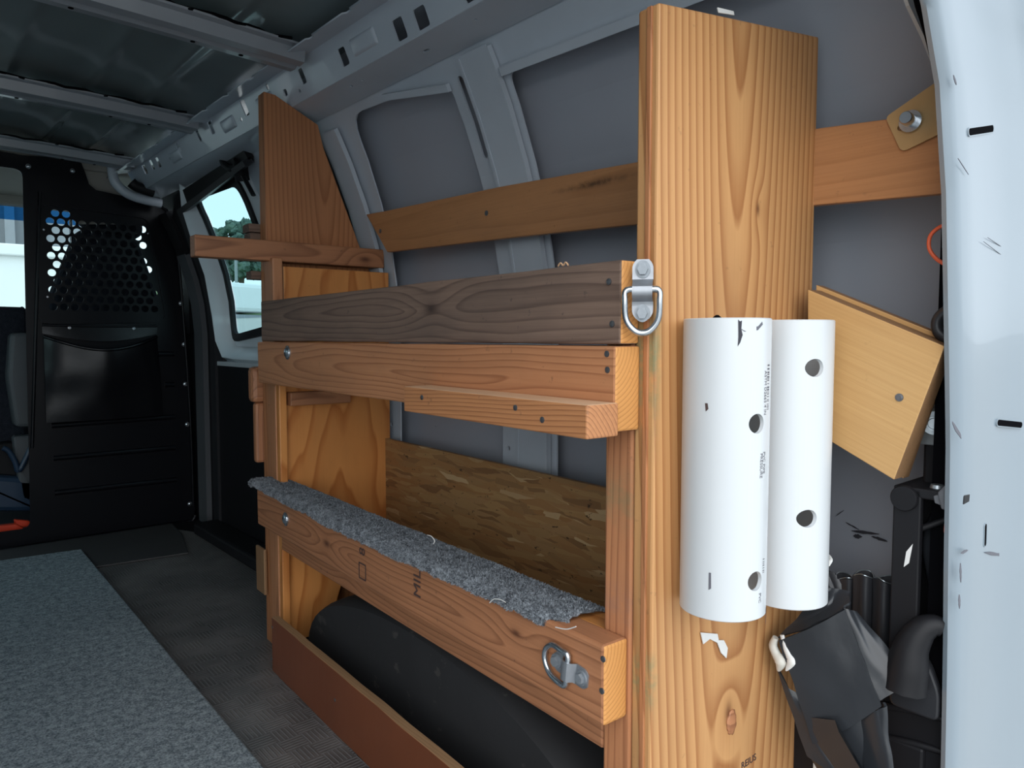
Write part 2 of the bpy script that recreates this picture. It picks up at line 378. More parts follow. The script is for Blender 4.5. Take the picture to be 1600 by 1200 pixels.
def tube(name, pts, rad, mat, parent=None, W=None, n=10, closed=False, smooth_path=True, rads=None, sq=1.0):
    pts = [Vector(p) for p in pts]
    if smooth_path and len(pts) > 2:
        N = len(pts); new = []; nr = []
        segs = N if closed else N-1
        for i in range(segs):
            p0 = pts[i-1] if (i > 0 or closed) else pts[0]; p1 = pts[i]; p2 = pts[(i+1) % N]; p3 = pts[(i+2) % N] if (closed or i+2 < N) else pts[-1]
            for k in range(5):
                t = k/5
                new.append(.5*((2*p1)+(-p0+p2)*t+(2*p0-5*p1+4*p2-p3)*t*t+(-p0+3*p1-3*p2+p3)*t**3))
                if rads: nr.append(rads[i]*(1-t)+rads[(i+1) % N]*t)
        if not closed: new.append(pts[-1]); nr.append(rads[-1] if rads else 0)
        pts = new; rads = nr if rads else None
    bm = bmesh.new(); rings = []; up = None; L = len(pts)
    for i, p in enumerate(pts):
        a = pts[i-1] if (i > 0 or closed) else pts[0]; b = pts[(i+1) % L] if (closed or i < L-1) else pts[-1]
        t = (b-a).normalized()
        if up is None: up = Vector((0, 0, 1)) if abs(t.z) < .9 else Vector((1, 0, 0))
        s_ = t.cross(up).normalized(); up = s_.cross(t).normalized()
        r = rads[i] if rads else rad
        rings.append([bm.verts.new(p+(s_*math.cos(2*math.pi*k/n)+up*math.sin(2*math.pi*k/n)*sq)*r) for k in range(n)])
    for i in range(L if closed else L-1):
        A, B = rings[i], rings[(i+1) % L]
        for k in range(n): bm.faces.new((A[k], A[(k+1) % n], B[(k+1) % n], B[k]))
    if not closed: bm.faces.new(rings[0]); bm.faces.new(rings[-1])
    return from_bm(name, bm, mat, parent, W, smooth=True, auto=R(50))
def lathe(name, prof, mat, parent, W, n=24, smooth=True):
    "prof: (r,z) list about local z"
    bm = bmesh.new(); rings = []
    for r, z in prof:
        rings.append([bm.verts.new((r*math.cos(2*math.pi*k/n), r*math.sin(2*math.pi*k/n), z)) for k in range(n)] if r > 1e-6 else [bm.verts.new((0, 0, z))])
    for A, B in zip(rings, rings[1:]):
        if len(A) == 1 and len(B) == 1: continue
        for k in range(n):
            a = [A[k], A[(k+1) % n]] if len(A) > 1 else [A[0]]; b = [B[(k+1) % n], B[k]] if len(B) > 1 else [B[0]]
            bm.faces.new(a+b)
    return from_bm(name, bm, mat, parent, W, smooth, auto=R(35))
def dirW(o, nrm, up=Z, fr=MV):
    "matrix whose local z points along nrm"
    n = Vector(nrm).normalized(); x = Vector(up).cross(n)
    if x.length < 1e-4: x = X.copy()
    x.normalize(); y = n.cross(x)
    return fr @ axes(Vector(o), x, y, n)
SCREW = {}
def proto(kind):
    "shared small hardware meshes, local z out of the surface"
    if kind in SCREW: return SCREW[kind]
    bm = bmesh.new()
    def cyl(r1, r2, z0, z1, n=16):
        r = bmesh.ops.create_cone(bm, cap_ends=True, segments=n, radius1=r1, radius2=r2, depth=z1-z0)
        bmesh.ops.translate(bm, verts=r['verts'], vec=(0, 0, (z0+z1)/2))
    if kind == 'screw':
        cyl(.0036, .0036, -.001, .0003); cyl(.0032, .0020, .0003, .0006)
    elif kind == 'hex':
        cyl(.0125, .0125, -.001, .0015, 24); cyl(.0085, .0085, .0015, .0065, 6); cyl(.0062, .0055, .0065, .0082, 16)
    elif kind == 'carriage':
        cyl(.015, .015, -.001, .0018, 24)
        bmesh.ops.create_uvsphere(bm, u_segments=20, v_segments=10, radius=.0125, matrix=Matrix.Translation((0, 0, .001)) @ Matrix.Diagonal((1, 1, .55, 1)))
    elif kind == 'smallhex':
        cyl(.0072, .0072, -.001, .0012, 20); cyl(.0050, .0050, .0012, .0046, 6)
    elif kind == 'dome':
        cyl(.0085, .0085, -.001, .001, 20)
        bmesh.ops.create_uvsphere(bm, u_segments=14, v_segments=8, radius=.007, matrix=Matrix.Translation((0, 0, .001)) @ Matrix.Diagonal((1, 1, .6, 1)))
    me = D.meshes.new(kind); bm.to_mesh(me); bm.free()
    SCREW[kind] = me; return me
def hardware(kind, name, p, nrm, parent, mat='oldzinc', fr=MV, s=1.0, label=None):
    me = proto(kind)
    if not me.materials: me.materials.append(M[mat])
    o = D.objects.new(name, me)
    W = dirW(p, nrm, fr=fr) @ Matrix.Scale(s, 4) @ Matrix.Rotation(random.random()*3, 4, 'Z')
    link(o, parent, W)
    if label: o['label'] = label
    return o
def textmesh(txt, size, depth=.0003):
    cu = D.curves.new('t', 'FONT'); cu.body = txt; cu.size = size; cu.extrude = depth; cu.align_x = 'CENTER'; cu.align_y = 'CENTER'
    o = D.objects.new('t', cu); COL.objects.link(o)
    dg = bpy.context.evaluated_depsgraph_get(); me = D.meshes.new_from_object(o.evaluated_get(dg)); D.objects.remove(o); return me
def structure(o, label=None): o['kind'] = 'structure'; return o

# ================================================================== THE VAN
def atw(u, v, off=0.0):
    x = 1.0
    for _ in range(12): x = wx(at(u, v, 'v', 'X', x).z, off)
    return at(u, v, 'v', 'X', x)
ZL = [p[0] for p in PROF[1:]]+[.95, 1.05, 1.15, 1.235, 1.3]
def wall_sheet(name, outer, holes, off, mat, parent=None, thick=.0, side=1, zl=ZL):
    me = fill2d(outer, holes); bm = bmesh.new(); bm.from_mesh(me); D.meshes.remove(me)
    bmesh.ops.remove_doubles(bm, verts=bm.verts, dist=1e-5)
    seen = {}
    for f in list(bm.faces):
        k = tuple(sorted((round(v.co.x, 4), round(v.co.y, 4)) for v in f.verts))
        if k in seen: bm.faces.remove(f)
        else: seen[k] = 1
    for z in zl:
        bmesh.ops.bisect_plane(bm, geom=bm.verts[:]+bm.edges[:]+bm.faces[:], plane_co=(0, z, 0), plane_no=(0, 1, 0))
    for v in bm.verts:
        y, z = v.co.x, v.co.y; v.co = Vector((side*wx(z, off), y, z))
    bmesh.ops.recalc_face_normals(bm, faces=bm.faces)
    if thick: bmesh.ops.solidify(bm, geom=bm.faces[:], thickness=thick)
    return from_bm(name, bm, mat, parent)

# outside ground: rises gently ahead and to the right as the photograph shows
gx, gy = math.sin(R(20)), math.cos(R(20))
def gz(x, y): return -.62+.075*max(0, (x*gx+y*gy)-3)
def gpt(u, v, off=0):
    "where the ray of a pixel meets the sloping ground"
    p = at(u, v, 'v', 'Y', 1.0); d = p-Vector((0, 0, CAMH)); lo, hi = .5, 400
    for _ in range(60):
        m = (lo+hi)/2; q = Vector((0, 0, CAMH))+d*m
        if q.z > gz(q.x, q.y): lo = m
        else: hi = m
    return Vector((0, 0, CAMH))+d*lo
bm = bmesh.new(); N = 24; gv = []
for i in range(N+1):
    row = []
    for j in range(N+1):
        x = -150+300*i/N; y = -60+240*j/N
        row.append(bm.verts.new((x, y, gz(x, y)-.004)))
    gv.append(row)
for i in range(N):
    for j in range(N): bm.faces.new((gv[i][j], gv[i+1][j], gv[i+1][j+1], gv[i][j+1]))
structure(from_bm('ground', bm, M['conc']))
def gstrip(name, x0, x1, y0, y1, mat, dz):
    bm = bmesh.new(); n = 8; vs = [[bm.verts.new((x0+(x1-x0)*i/n, y0+(y1-y0)*j/n, gz(x0+(x1-x0)*i/n, y0+(y1-y0)*j/n)+dz)) for j in range(n+1)] for i in range(n+1)]
    for i in range(n):
        for j in range(n): bm.faces.new((vs[i][j], vs[i+1][j], vs[i+1][j+1], vs[i][j+1]))
    return from_bm(name, bm, mat)
_l = gstrip('lawn', 2, 95, 31, 128, M['grass'], .06); _l.parent = D.objects['ground']; _l['kind'] = 'stuff'

# wall_right
wo_ = [(.30, -.04), (2.92, -.04), (2.92, 1.325), (.30, 1.325)]
winpx = [(315, 312), (377, 289), (436, 505), (373, 523)]
wpts = [(lambda p: (p.y, p.z))(atw(u, v)) for u, v in winpx]
wc = Vector((sum(p[0] for p in wpts)/4, sum(p[1] for p in wpts)/4))
def grow(pts, d):
    out = []
    for p in pts:
        q = Vector(p)-wc; out.append((p[0]+math.copysign(d, q.x), p[1]+math.copysign(d, q.y)))
    return out
winhole = roundpoly(grow(wpts, .012), .045)
openA = roundpoly([(1.235, .28), (1.655, .28), (1.655, .9), (1.625, 1.298), (1.45, 1.292), (1.235, 1.262)], [.03, .03, 0, .055, .02, .01])
openB = roundpoly([(.35, .20), (1.065, .20), (1.065, 1.254), (.35, 1.238)], .02)
slot = rrect(1.199, 1.205, .016, .15, .008)
wall = structure(wall_sheet('wall_right', wo_, [winhole, openA, openB, slot, circ(1.14, .60, .006), circ(1.70, .53, .006), circ(1.215, .52, .005)], 0, M['whitein'], thick=.004))
def wpart(name, outer, holes, off, mat, thick=0): return wall_sheet(name, outer, holes, off, mat, wall, thick)
wpart('body_panel', [(.30, -.04), (1.95, -.04), (1.95, 1.47), (.30, 1.47)], [], .045, M['skin'])
wpart('body_panel', [(1.95, -.04), (3.3, -.04), (3.3, 1.47), (1.95, 1.47)], [roundpoly(grow(wpts, .20), .05)], .047, M['blackpl'])
# raised web of the upright channel between the two bare panels, its edges, the jamb flange
wpart('channel', [(1.085, -.03), (1.165, -.03), (1.165, 1.30), (1.085, 1.30)], [], -.016, M['whitein'], .003)
wpart('channel_side', [(1.165, -.03), (1.172, -.03), (1.172, 1.30), (1.165, 1.30)], [], -.008, M['whitein'], .012)
wpart('channel_side', [(1.078, -.03), (1.085, -.03), (1.085, 1.30), (1.078, 1.30)], [], -.008, M['whitein'], .012)
wpart('jamb_ridge', [(1.70, -.03), (1.78, -.03), (1.765, 1.28), (1.69, 1.28)], [], -.012, M['whitein'], .012)
wpart('seam_flange', [(.34, 1.232), (1.07, 1.248), (1.07, 1.262), (.34, 1.246)], [], -.010, M['whitein'], .010)
wpart('seam_flange', [(1.23, 1.258), (1.45, 1.290), (1.45, 1.302), (1.23, 1.272)], [], -.010, M['whitein'], .010)
# window gasket, glass, door trim, seals
ga = fill2d([(a, b) for a, b in roundpoly(grow(wpts, .026), .05)], [roundpoly(wpts, .035)])
D.meshes.remove(ga)
wpart('window_gasket', roundpoly(grow(wpts, .030), .055), [roundpoly(wpts, .035)], -.006, M['blackpl'], .012)
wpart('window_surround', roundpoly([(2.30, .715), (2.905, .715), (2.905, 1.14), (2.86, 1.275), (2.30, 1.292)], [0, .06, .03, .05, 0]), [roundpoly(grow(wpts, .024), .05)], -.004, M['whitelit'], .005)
win = structure(wall_sheet('window_1', roundpoly(grow(wpts, .02), .04), [], .004, M['glass']))
g0 = [(2.92, -.03), (2.975, -.03), (2.975, 1.12), (2.93, 1.25), (2.2, 1.30), (2.2, 1.285), (2.88, 1.235), (2.92, 1.12)]
wpart('door_seal', g0, [], -.02, M['rubber'], .03)
wpart('door_pillar', [(2.975, -.03), (3.06, -.03), (3.06, 1.24), (2.93, 1.30), (2.2, 1.325), (2.2, 1.30), (2.93, 1.25), (2.975, 1.12)], [], -.01, M['blackpl'], .02)
wpart('grey_moulding', [(3.06, 0), (3.16, 0), (3.16, 1.10), (3.06, 1.10)], [], -.02, M['greytrim'], .03)
wpart('grey_moulding', [(3.06, 1.1), (3.16, 1.1), (3.16, 1.26), (3.06, 1.26)], [], -.016, M['blackpl'], .03)
bbox_o('door_trim', (1.0, 1.86, .0), (1.036, 2.93, .655), M['blackpl'], wall)
bbox_o('door_step', (.90, 1.95, .0), (1.0, 2.95, .045), M['blackpl'], wall, bevel=.01)
board('window_ledge', (.99, 1.90, .655), (1.038, 2.90, .672), M['white'], wall, MV, 'Y')
# sloped jamb of the window: faces back and inward
def jamb(name, path, d_in, d_out):
    bm = bmesh.new(); rows = []
    for (y, z, ny, nz) in path:
        a = Vector((wx(z, -.058), y+ny*d_out, z+nz*d_out)); b = Vector((wx(z, -.004), y+ny*d_in, z+nz*d_in))
        m_ = a.lerp(b, .5)+Vector((.008, 0, 0)); e_ = a+Vector((.02, ny*.02, nz*.02)); f_ = a+Vector((-.002, ny*.006, nz*.006))
        rows.append([bm.verts.new(p) for p in (b, m_, a, f_, e_)])
    for A, B in zip(rows, rows[1:]):
        for k in range(4): bm.faces.new((A[k], A[k+1], B[k+1], B[k]))
    return from_bm(name, bm, M['whitelit'], wall, smooth=True, auto=R(50))
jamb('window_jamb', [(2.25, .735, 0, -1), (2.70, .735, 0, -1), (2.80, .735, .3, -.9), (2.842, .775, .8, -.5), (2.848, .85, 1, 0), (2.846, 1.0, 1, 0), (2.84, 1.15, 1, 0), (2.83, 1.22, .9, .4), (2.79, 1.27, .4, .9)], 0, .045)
# dark strip standing in for the shaded gap behind the shelving
wpart('jamb_gap_shade', [(1.79, .9), (1.805, .9), (1.805, 1.27), (1.79, 1.27)], [], -.014, M['rubber'], .01)

# perforated roof rail (header): flange, face with punched slots, underside
def strip(name, p0, p1, y0, y1, holes, mat, thick=.003, wave=0, parent=wall):
    "flat strip from section point p0 to p1 (x,z), holes in (y, s) with s measured from p0"
    d = Vector((p1[0]-p0[0], 0, p1[1]-p0[1])); L = d.length; d.normalize()
    if wave:
        outer = [(y0, L)]; y = y0
        while y < y1:
            outer += [(y, 0), (y+.075, 0), (y+.08, wave), (y+.1, wave), (y+.105, 0)]; y += .16
        outer += [(y1, 0), (y1, L)]
    else: outer = [(y0, 0), (y1, 0), (y1, L), (y0, L)]
    me = fill2d(outer, holes, thick)
    W = axes((p0[0], 0, p0[1]), Y, d, Y.cross(d))
    return mesh_obj(name, me, mat, parent, W)
RF0, RF1 = (.757, 1.398), (.790, 1.325)
hl = []
fl = math.hypot(RF1[0]-RF0[0], RF1[1]-RF0[1])
for u, v, w_, h_ in ((760, -20, .03, .04), (730, 2, .026, .04), (654, 29, .026, .036), (621, 44, .024, .038), (536, 88, .020, .036), (474, 119, .016, .034), (445, 144, .012, .016), (464, 141, .007, .008), (425, 137, .010, .014),
                     (386, 169, .020, .040), (376, 186, .010, .010), (334, 198, .019, .036), (314, 212, .017, .034), (338, 190, .006, .006), (283, 230, .020, .030), (267, 248, .009, .009),
                     (250, 254, .022, .034), (241, 258, .02, .034), (230, 265, .024, .032)):
    p = at(u, v, 'v', 'X', .773); s_ = (RF0[1]-p.z)/(RF0[1]-RF1[1])*fl
    s_ = min(max(s_, h_/2+.006), fl-h_/2-.006)
    w_ *= 1.45; hl.append(rrect(p.y, s_, w_, h_, min(.005, w_*.4)))
strip('rail_flange', (.700, 1.382), RF0, .25, 3.15, [], M['whitein'], wave=.008)
strip('rail_face', RF0, RF1, .25, 3.15, hl, M['whitein'])
strip('rail_underside', RF1, (.870, 1.312), .25, 3.15, [rrect(1.22, .04, .02, .006, .003), rrect(1.05, .03, .006, .006, .003), rrect(.82, .03, .014, .005, .002), rrect(1.45, .03, .008, .006, .002), rrect(1.5, .03, .008, .006, .002)], M['whitein'])
for i, y in enumerate((.52, .98, 1.36, 1.86, 2.12, 2.6)):       # pressed stiffening bulges between the slots
    d = Vector((RF1[0]-RF0[0], 0, RF1[1]-RF0[1])).normalized(); nrm = d.cross(Y)
    if nrm.x > 0: nrm = -nrm
    c = Vector(((RF0[0]+RF1[0])/2, y, (RF0[1]+RF1[1])/2))
    bm = bmesh.new(); bmesh.ops.create_cube(bm, size=1); bmesh.ops.scale(bm, vec=(.11, .045, .012), verts=bm.verts)
    for v_ in bm.verts:
        if v_.co.z > 0: v_.co.x *= .8; v_.co.y *= .6
    from_bm('pressed_bulge', bm, M['whitein'], wall, axes(c, Y, d, nrm if Y.cross(d).dot(nrm) > 0 else Y.cross(d)), bevel=.003, smooth=True)
hardware('hex', 'rail_bolt', at(438, 160, 'v', 'X', .80), (-.6, -.2, -.8), wall, 'oldzinc')

# pillar-to-rail bracket of the channel
# ceiling
def roofz(x, y=0): return 1.425+.055*(1-min(1, (x/.82)**2))
rprof = []
x = -.90
while x <= .901:
    z = roofz(x); rprof.append((x, z)); x += .01
ridges = (-.62, -.44, -.26, -.08, .10, .28, .46, .60)
bm = bmesh.new(); prev = None
for (x, z) in rprof:
    k = sum(math.exp(-((x-r)/.018)**2) for r in ridges); z2 = z-.008*k
    cur = [bm.verts.new((x, yy, z2+.004*math.sin(yy*2))) for yy in [.2+.12*i for i in range(27)]]
    if prev:
        for a in range(len(cur)-1): bm.faces.new((prev[a], prev[a+1], cur[a+1], cur[a]))
    prev = cur
ceil = structure(from_bm('ceiling', bm, M['roof'], smooth=True))
def bow(y, w_, z0, label=None):
    bm = bmesh.new(); rows = []
    sec = [(-w_/2-.018, .030), (-w_/2-.016, .026), (-w_/2, .024), (-w_/2+.006, 0), (-.012, -.002), (0, .004), (.012, -.002), (w_/2-.006, 0), (w_/2, .024), (w_/2+.016, .026), (w_/2+.018, .030)]
    n = 40
    for i in range(n+1):
        x = -.76+1.5*i/n; z = z0+.016*(1-(x/.75)**2)
        rows.append([bm.verts.new((x, y+a, z+b)) for a, b in sec])
    for A, B in zip(rows, rows[1:]):
        for k in range(len(sec)-1): bm.faces.new((A[k], A[k+1], B[k+1], B[k]))
    o = from_bm('roof_bow', bm, M['bow'], ceil, smooth=True, auto=R(30))
    pts = [(-.7+1.4*i/60, y-w_/2-.016+.004*math.sin(i*.9)+.003*math.sin(i*2.3), z0+.016*(1-((-.7+1.4*i/60)/.75)**2)+.031+.002*math.sin(i*1.7)) for i in range(61)]
    tube('sealant_bead', pts, .0035, M['dark'], ceil, n=6, smooth_path=False)
    for x in (.30, .52, .62):
        d = D.objects.new('bow_hole_disc', PH); link(d, ceil, Matrix.Translation((x, y+.02, z0+.016*(1-(x/.75)**2)-.0022)))  # solid black disc, stands for the dark inside of a hole
    return o
bm = bmesh.new(); bmesh.ops.create_cone(bm, cap_ends=True, segments=12, radius1=.005, radius2=.005, depth=.001); PH = D.meshes.new('hole'); bm.to_mesh(PH); bm.free(); PH.materials.append(M['dark'])
bow(.80, .085, 1.374); bow(1.60, .085, 1.368); bow(2.31, .085, 1.374); bow(3.02, .08, 1.385)

# left side, rear frame, floor
lw = structure(wall_sheet('wall_left', [(.25, -.04), (3.3, -.04), (3.3, 1.47), (.25, 1.47)], [roundpoly([(1.95, .78), (2.85, .78), (2.80, 1.22), (2.0, 1.22)], .05)], 0, M['whitein'], side=-1))
structure(wall_sheet('window_2', roundpoly([(1.93, .76), (2.87, .76), (2.82, 1.24), (1.98, 1.24)], .05), [], .01, M['glass'], side=-1))
fl_ = structure(board('floor', (-1.06, .18, -.06), (1.10, 3.2, -.004), M['blackpl'], None, MV, 'Y', bevel=0))
mat_pts = [(-.95, .22), (.98, .22), (.98, 1.9), (.95, 2.9), (.84, 3.14), (-.95, 3.14)]
tag(plate('tread_mat', mat_pts, .004, Matrix.Translation((0, 0, -.004)), M['tread'], bevel=.001), 'scuffed black treadplate rubber mat covering the van floor', 'mat')
# second loose mat end curling up at the partition
me_p = [(.2, 2.75), (.80, 2.68), (.86, 2.95), (.88, 3.15), (.2, 3.15)]
tag(plate('loose_mat', me_p, .006, Matrix.Translation((0, 0, .001)), M['greymat'], bevel=.002), 'smooth black mat piece lying at the foot of the partition', 'mat')
# right rear door pillar
def rear_pillar():
    keys = [(.0, 1490, 1199), (0, 1482, 1199)]
    edge = [(1436, -60), (1452, 0), (1462, 60), (1474, 130), (1481, 250), (1484, 300), (1488, 526), (1490, 700), (1489, 800), (1486, 1000), (1482, 1199), (1480, 1300)]
    pts = [at(u, v, 'v', 'Y', .30) for u, v in edge]
    top = at(1430, -260, 'v', 'Y', .3); top.x -= .0
    pts = [Vector((pts[0].x-.16, .3, pts[0].z+.22)), Vector((pts[0].x-.05, .3, pts[0].z+.09))]+pts+[Vector((pts[-1].x+.0, .3, -.1))]
    sec = [(.06, .012), (.012, .010), (.002, .007), (.000, .003), (.003, -.002), (.012, -.005), (.050, -.006), (.085, -.007), (.125, -.008), (.155, -.012), (.20, -.019), (.25, -.026), (.30, -.06), (.31, .05)]
    dense = []
    for a, b in zip(pts, pts[1:]):
        for k in range(4): dense.append(a.lerp(b, k/4))
    dense.append(pts[-1])
    bm = bmesh.new(); rows = []
    for p in dense:
        lean = max(0, (p.z-.75))
        rows.append([bm.verts.new((p.x+sx_*(1-.10*lean),   .30+sy_+.001*noise.noise(Vector((sx_*20, p.z*5, 1))), p.z)) for sx_, sy_ in sec])
    for A, B in zip(rows, rows[1:]):
        for k in range(len(sec)-1): bm.faces.new((A[k], A[k+1], B[k+1], B[k]))
    bmesh.ops.recalc_face_normals(bm, faces=bm.faces)
    bmesh.ops.solidify(bm, geom=bm.faces[:], thickness=-.002)
    return from_bm('wall_rear_pillar', bm, M['pillar'], smooth=True, auto=R(45))
pil = rear_pillar(); pil.name = 'wall_rear'; WM['wall_rear'] = Matrix.Identity(4); structure(pil)
def slotmesh(u0, v0, u1, v1, wd, ya, yb):
    a, b = at(u0, v0, 'v', 'Y', ya), at(u1, v1, 'v', 'Y', yb); c = (a+b)/2; L = (b-a).length
    ex = (b-a).normalized(); ez = ex.cross(Z).normalized() if abs(ex.z) < .5 else -Y; ey = ez.cross(ex)
    return c, ex, ey, ez, L, wd
for (u0, v0, u1, v1, wd, ya, yb) in ((1511, 207, 1550, 201, .0075, .2925, .2912), (1556, 660, 1595, 664, .0075, .2905, .2825), (1538, 818, 1537, 853, .0075, .2918, .2918)):
    c, ex, ey, ez, L, wd = slotmesh(u0, v0, u1, v1, wd, ya, yb)
    mesh_obj('slot', fill2d(rrect(0, 0, L, wd, wd*.48), thick=.003), M['dark'], pil, axes(c, ex, ey, ez))  # solid black plate painting the dark inside of a slot
    mesh_obj('slot_rim', fill2d(rrect(0, 0, L+.002, wd+.002, wd*.55), [rrect(0, 0, L, wd, wd*.48)], .0036), M['pillar'], pil, axes(c, ex, ey, ez))
bbox_o('pillar_dark_backing', (.955, .316, .1), (1.06, .335, 1.09), M['dark'], pil, bevel=0)  # black box added behind the slots to make the pillar's inside dark
# white flange behind the pillar top, with a black tube painting in the dark gap
pp0 = [at(1405, -20, 'v', 'Y', .36), at(1440, -20, 'v', 'Y', .36), at(1462, 60, 'v', 'Y', .36), at(1480, 130, 'v', 'Y', .36), at(1466, 128, 'v', 'Y', .36), at(1440, 62, 'v', 'Y', .36), at(1415, 10, 'v', 'Y', .36)]
plate('pillar_flange', [(p.x, p.z) for p in pp0], .004, axes((0, .36, 0), X, Z, -Y), M['white'], pil, bevel=0)
tube('pillar_gap_dark', [at(u, v, 'v', 'Y', .335)+Vector((0, 0, 0)) for u, v in ((1432, -25), (1438, 5), (1446, 30), (1456, 65), (1463, 95))], .006, M['dark'], pil, n=8)
board('rear_header', (-.86, .22, 1.34), (.80, .30, 1.44), M['white'], pil, MV, 'X', bevel=.01)
lp = [( -1.06, -.1), (-.92, -.1), (-.88, .9), (-.74, 1.2), (-.62, 1.40), (-1.0, 1.44)]
plate('rear_pillar_left', lp, .06, axes((0, .30, 0), X, Z, -Y), M['pillar'], pil, bevel=.004)

# ------------------------------------------------------------------ partition
part = thing('partition', 'black steel bulkhead partition with perforated panel between cargo bay and cab', 'partition', Matrix.Translation((.6, 3.2, 0)))
PY = 3.2; WP = axes((0, PY, 0), X, Z, -Y)
def pxz(u, v, y=PY): p = at(u, v, 'v', 'Y', y); return (p.x, p.z)
rt = [pxz(*q) for q in ((36, 243), (110, 247), (127, 255), (133, 270), (139, 288), (150, 297), (244, 318), (262, 327), (272, 348), (280, 400), (297, 600), (305, 795), (300, 812))]
outer = [(-.98, .0), (-.98, 1.1), (-.85, 1.30), (-.5, 1.415), (.30, 1.425)]+rt+[(rt[-1][0], 0.0)]
dl = pxz(35, 265); dlb = pxz(50, 822)
door = roundpoly([(-.28, .06), (dlb[0]-.005, .06), (dl[0], dl[1]), (-.28, dl[1])], .03)
pr = [pxz(*q) for q in ((64, 322), (228, 344), (256, 498), (68, 500))]
pc = Vector(((pr[0][0]+pr[1][0]+pr[2][0]+pr[3][0])/4, (pr[0][1]+pr[1][1]+pr[2][1]+pr[3][1])/4))
holes = []
x0, z0 = pxz(86, 333); dx = abs(pxz(174, 333)[0]-pxz(156.6, 333)[0]); dx = (pxz(210, 400)[0]-pxz(88, 400)[0])/7.6
dz = (pxz(80, 333)[1]-pxz(80, 493)[1])/12
rad = dx*.385
def inside(x, z):
    q = pr; s_ = []
    for i in range(4):
        a, b = q[i], q[(i+1) % 4]; ed = Vector((b[0]-a[0], b[1]-a[1])); n_ = Vector((ed.y, -ed.x)).normalized()
        s_.append(n_.dot(Vector((x-a[0], z-a[1]))))
    return min(s_) > rad+.004 or max(s_) < -(rad+.004)
for i in range(16):
    for j in range(-2, 16):
        x = x0+(j+(.5 if i % 2 else 0))*dx; z = z0-i*dz
        if inside(x, z): holes.append(circ(x, z, rad, 18))
panel = mesh_obj('panel', fill2d(outer, [door]+holes, .004), M['blacksteel'], part, WP)
gr = lambda pts, k: [tuple(pc+(Vector(p)-pc)*k) for p in pts]
mesh_obj('perforation_rim', fill2d(roundpoly(gr(pr, 1.07), .03), [roundpoly(gr(pr, 1.025), .025)], .008), M['blacksteel'], part, WP @ Matrix.Translation((0, 0, .004)))
def rib(u0, v0, u1, v1, h_=.010, mat='blacksteel'):
    a, b = Vector(pxz(u0, v0)), Vector(pxz(u1, v1))
    tube('rib', [(a.x, PY-.003, a.y), ((a.x*2+b.x)/3, PY-.003, (a.y*2+b.y)/3), ((a.x+2*b.x)/3, PY-.003, (a.y+2*b.y)/3), (b.x, PY-.003, b.y)], h_, M[mat], part, n=12)
for q in ((80, 665, 272, 651), (83, 716, 273, 699), (85, 770, 275, 749), (247, 553, 271, 553), (257, 601, 271, 601)): rib(*q)
rib(62, 300, 50, 700, .006)
tube('edge_fold', [(a[0]-.004, PY-.006, a[1]) for a in [pxz(*q) for q in ((252, 322), (266, 338), (276, 380), (284, 450), (298, 650), (303, 790))]], .005, M['blacksteel'], part, n=8)
tube('foot_fold', [(a[0], PY-.01, a[1]) for a in [pxz(*q) for q in ((246, 823), (280, 818), (299, 813), (304, 804))]], .009, M['blacksteel'], part, n=8)
for u, v in ((44, 260), (113, 267), (268, 357), (282, 474), (287, 538), (289, 600), (292, 663), (296, 787)):
    x_, z_ = pxz(u, v); hardware('dome', 'screw', (x_, PY-.003, z_), (0, -1, 0), part, 'zinc')
for u, v in ((68, 359), (74, 464), (231, 365)):
    x_, z_ = pxz(u, v); hardware('smallhex', 'rivet', (x_, PY-.004, z_), (0, -1, 0), part, 'zinc', s=.5)
# pouch hanging on the partition
po = thing('pouch', 'black vinyl map pouch sagging open on the partition', 'pouch', Matrix.Translation((.6, PY, .6)))
def grid_surf(name, fn, nu, nv, mat, parent, thick=.002, W=None):
    bm = bmesh.new(); vs = [[bm.verts.new(fn(i/nu, j/nv)) for j in range(nv+1)] for i in range(nu+1)]
    for i in range(nu):
        for j in range(nv): bm.faces.new((vs[i][j], vs[i+1][j], vs[i+1][j+1], vs[i][j+1]))
    bmesh.ops.recalc_face_normals(bm, faces=bm.faces)
    if thick: bmesh.ops.solidify(bm, geom=bm.faces[:], thickness=thick)
    return from_bm(name, bm, mat, parent, W, smooth=True, auto=R(60))
PL, PR_, PT, PB = pxz(68, 520)[0], pxz(243, 520)[0], pxz(150, 512)[1], pxz(150, 655)[1]
def pf(s_, t):
    x = PL+(PR_-PL)*s_+.02*t*(s_-.2); top = PT-.035-.05*math.sin(math.pi*s_)
    z = top+(PB-top)*t
    bulge = .055*math.sin(math.pi*s_)**.7*(1-.75*t**1.5)+.006
    return (x, PY-.006-bulge-.006*noise.noise(Vector((s_*4, t*3, .3))), z)
grid_surf('pouch_front', pf, 24, 16, M['vinyl'], po, .003)
def pb(s_, t): return (PL-.005+(PR_-PL+.01)*s_, PY-.005-.012*math.sin(math.pi*s_)*t, PT+.012-(.035+.03*math.sin(math.pi*s_))*t)
grid_surf('pouch_flap', pb, 20, 6, M['vinyl'], po, .003)
tube('pouch_lip', [Vector(pf(i/12, 0))+Vector((0, -.002, 0)) for i in range(13)], .006, M['vinyl'], po, n=10)
tube('flap_binding', [Vector(pb(i/10, .1))+Vector((0, -.003, 0)) for i in range(11)], .005, M['vinyl'], po, n=8)
for s_ in (.22, .78): hardware('smallhex', 'snap', Vector(pb(s_, .25))+Vector((0, -.004, 0)), (0, -1, 0), po, 'zinc', s=.8)

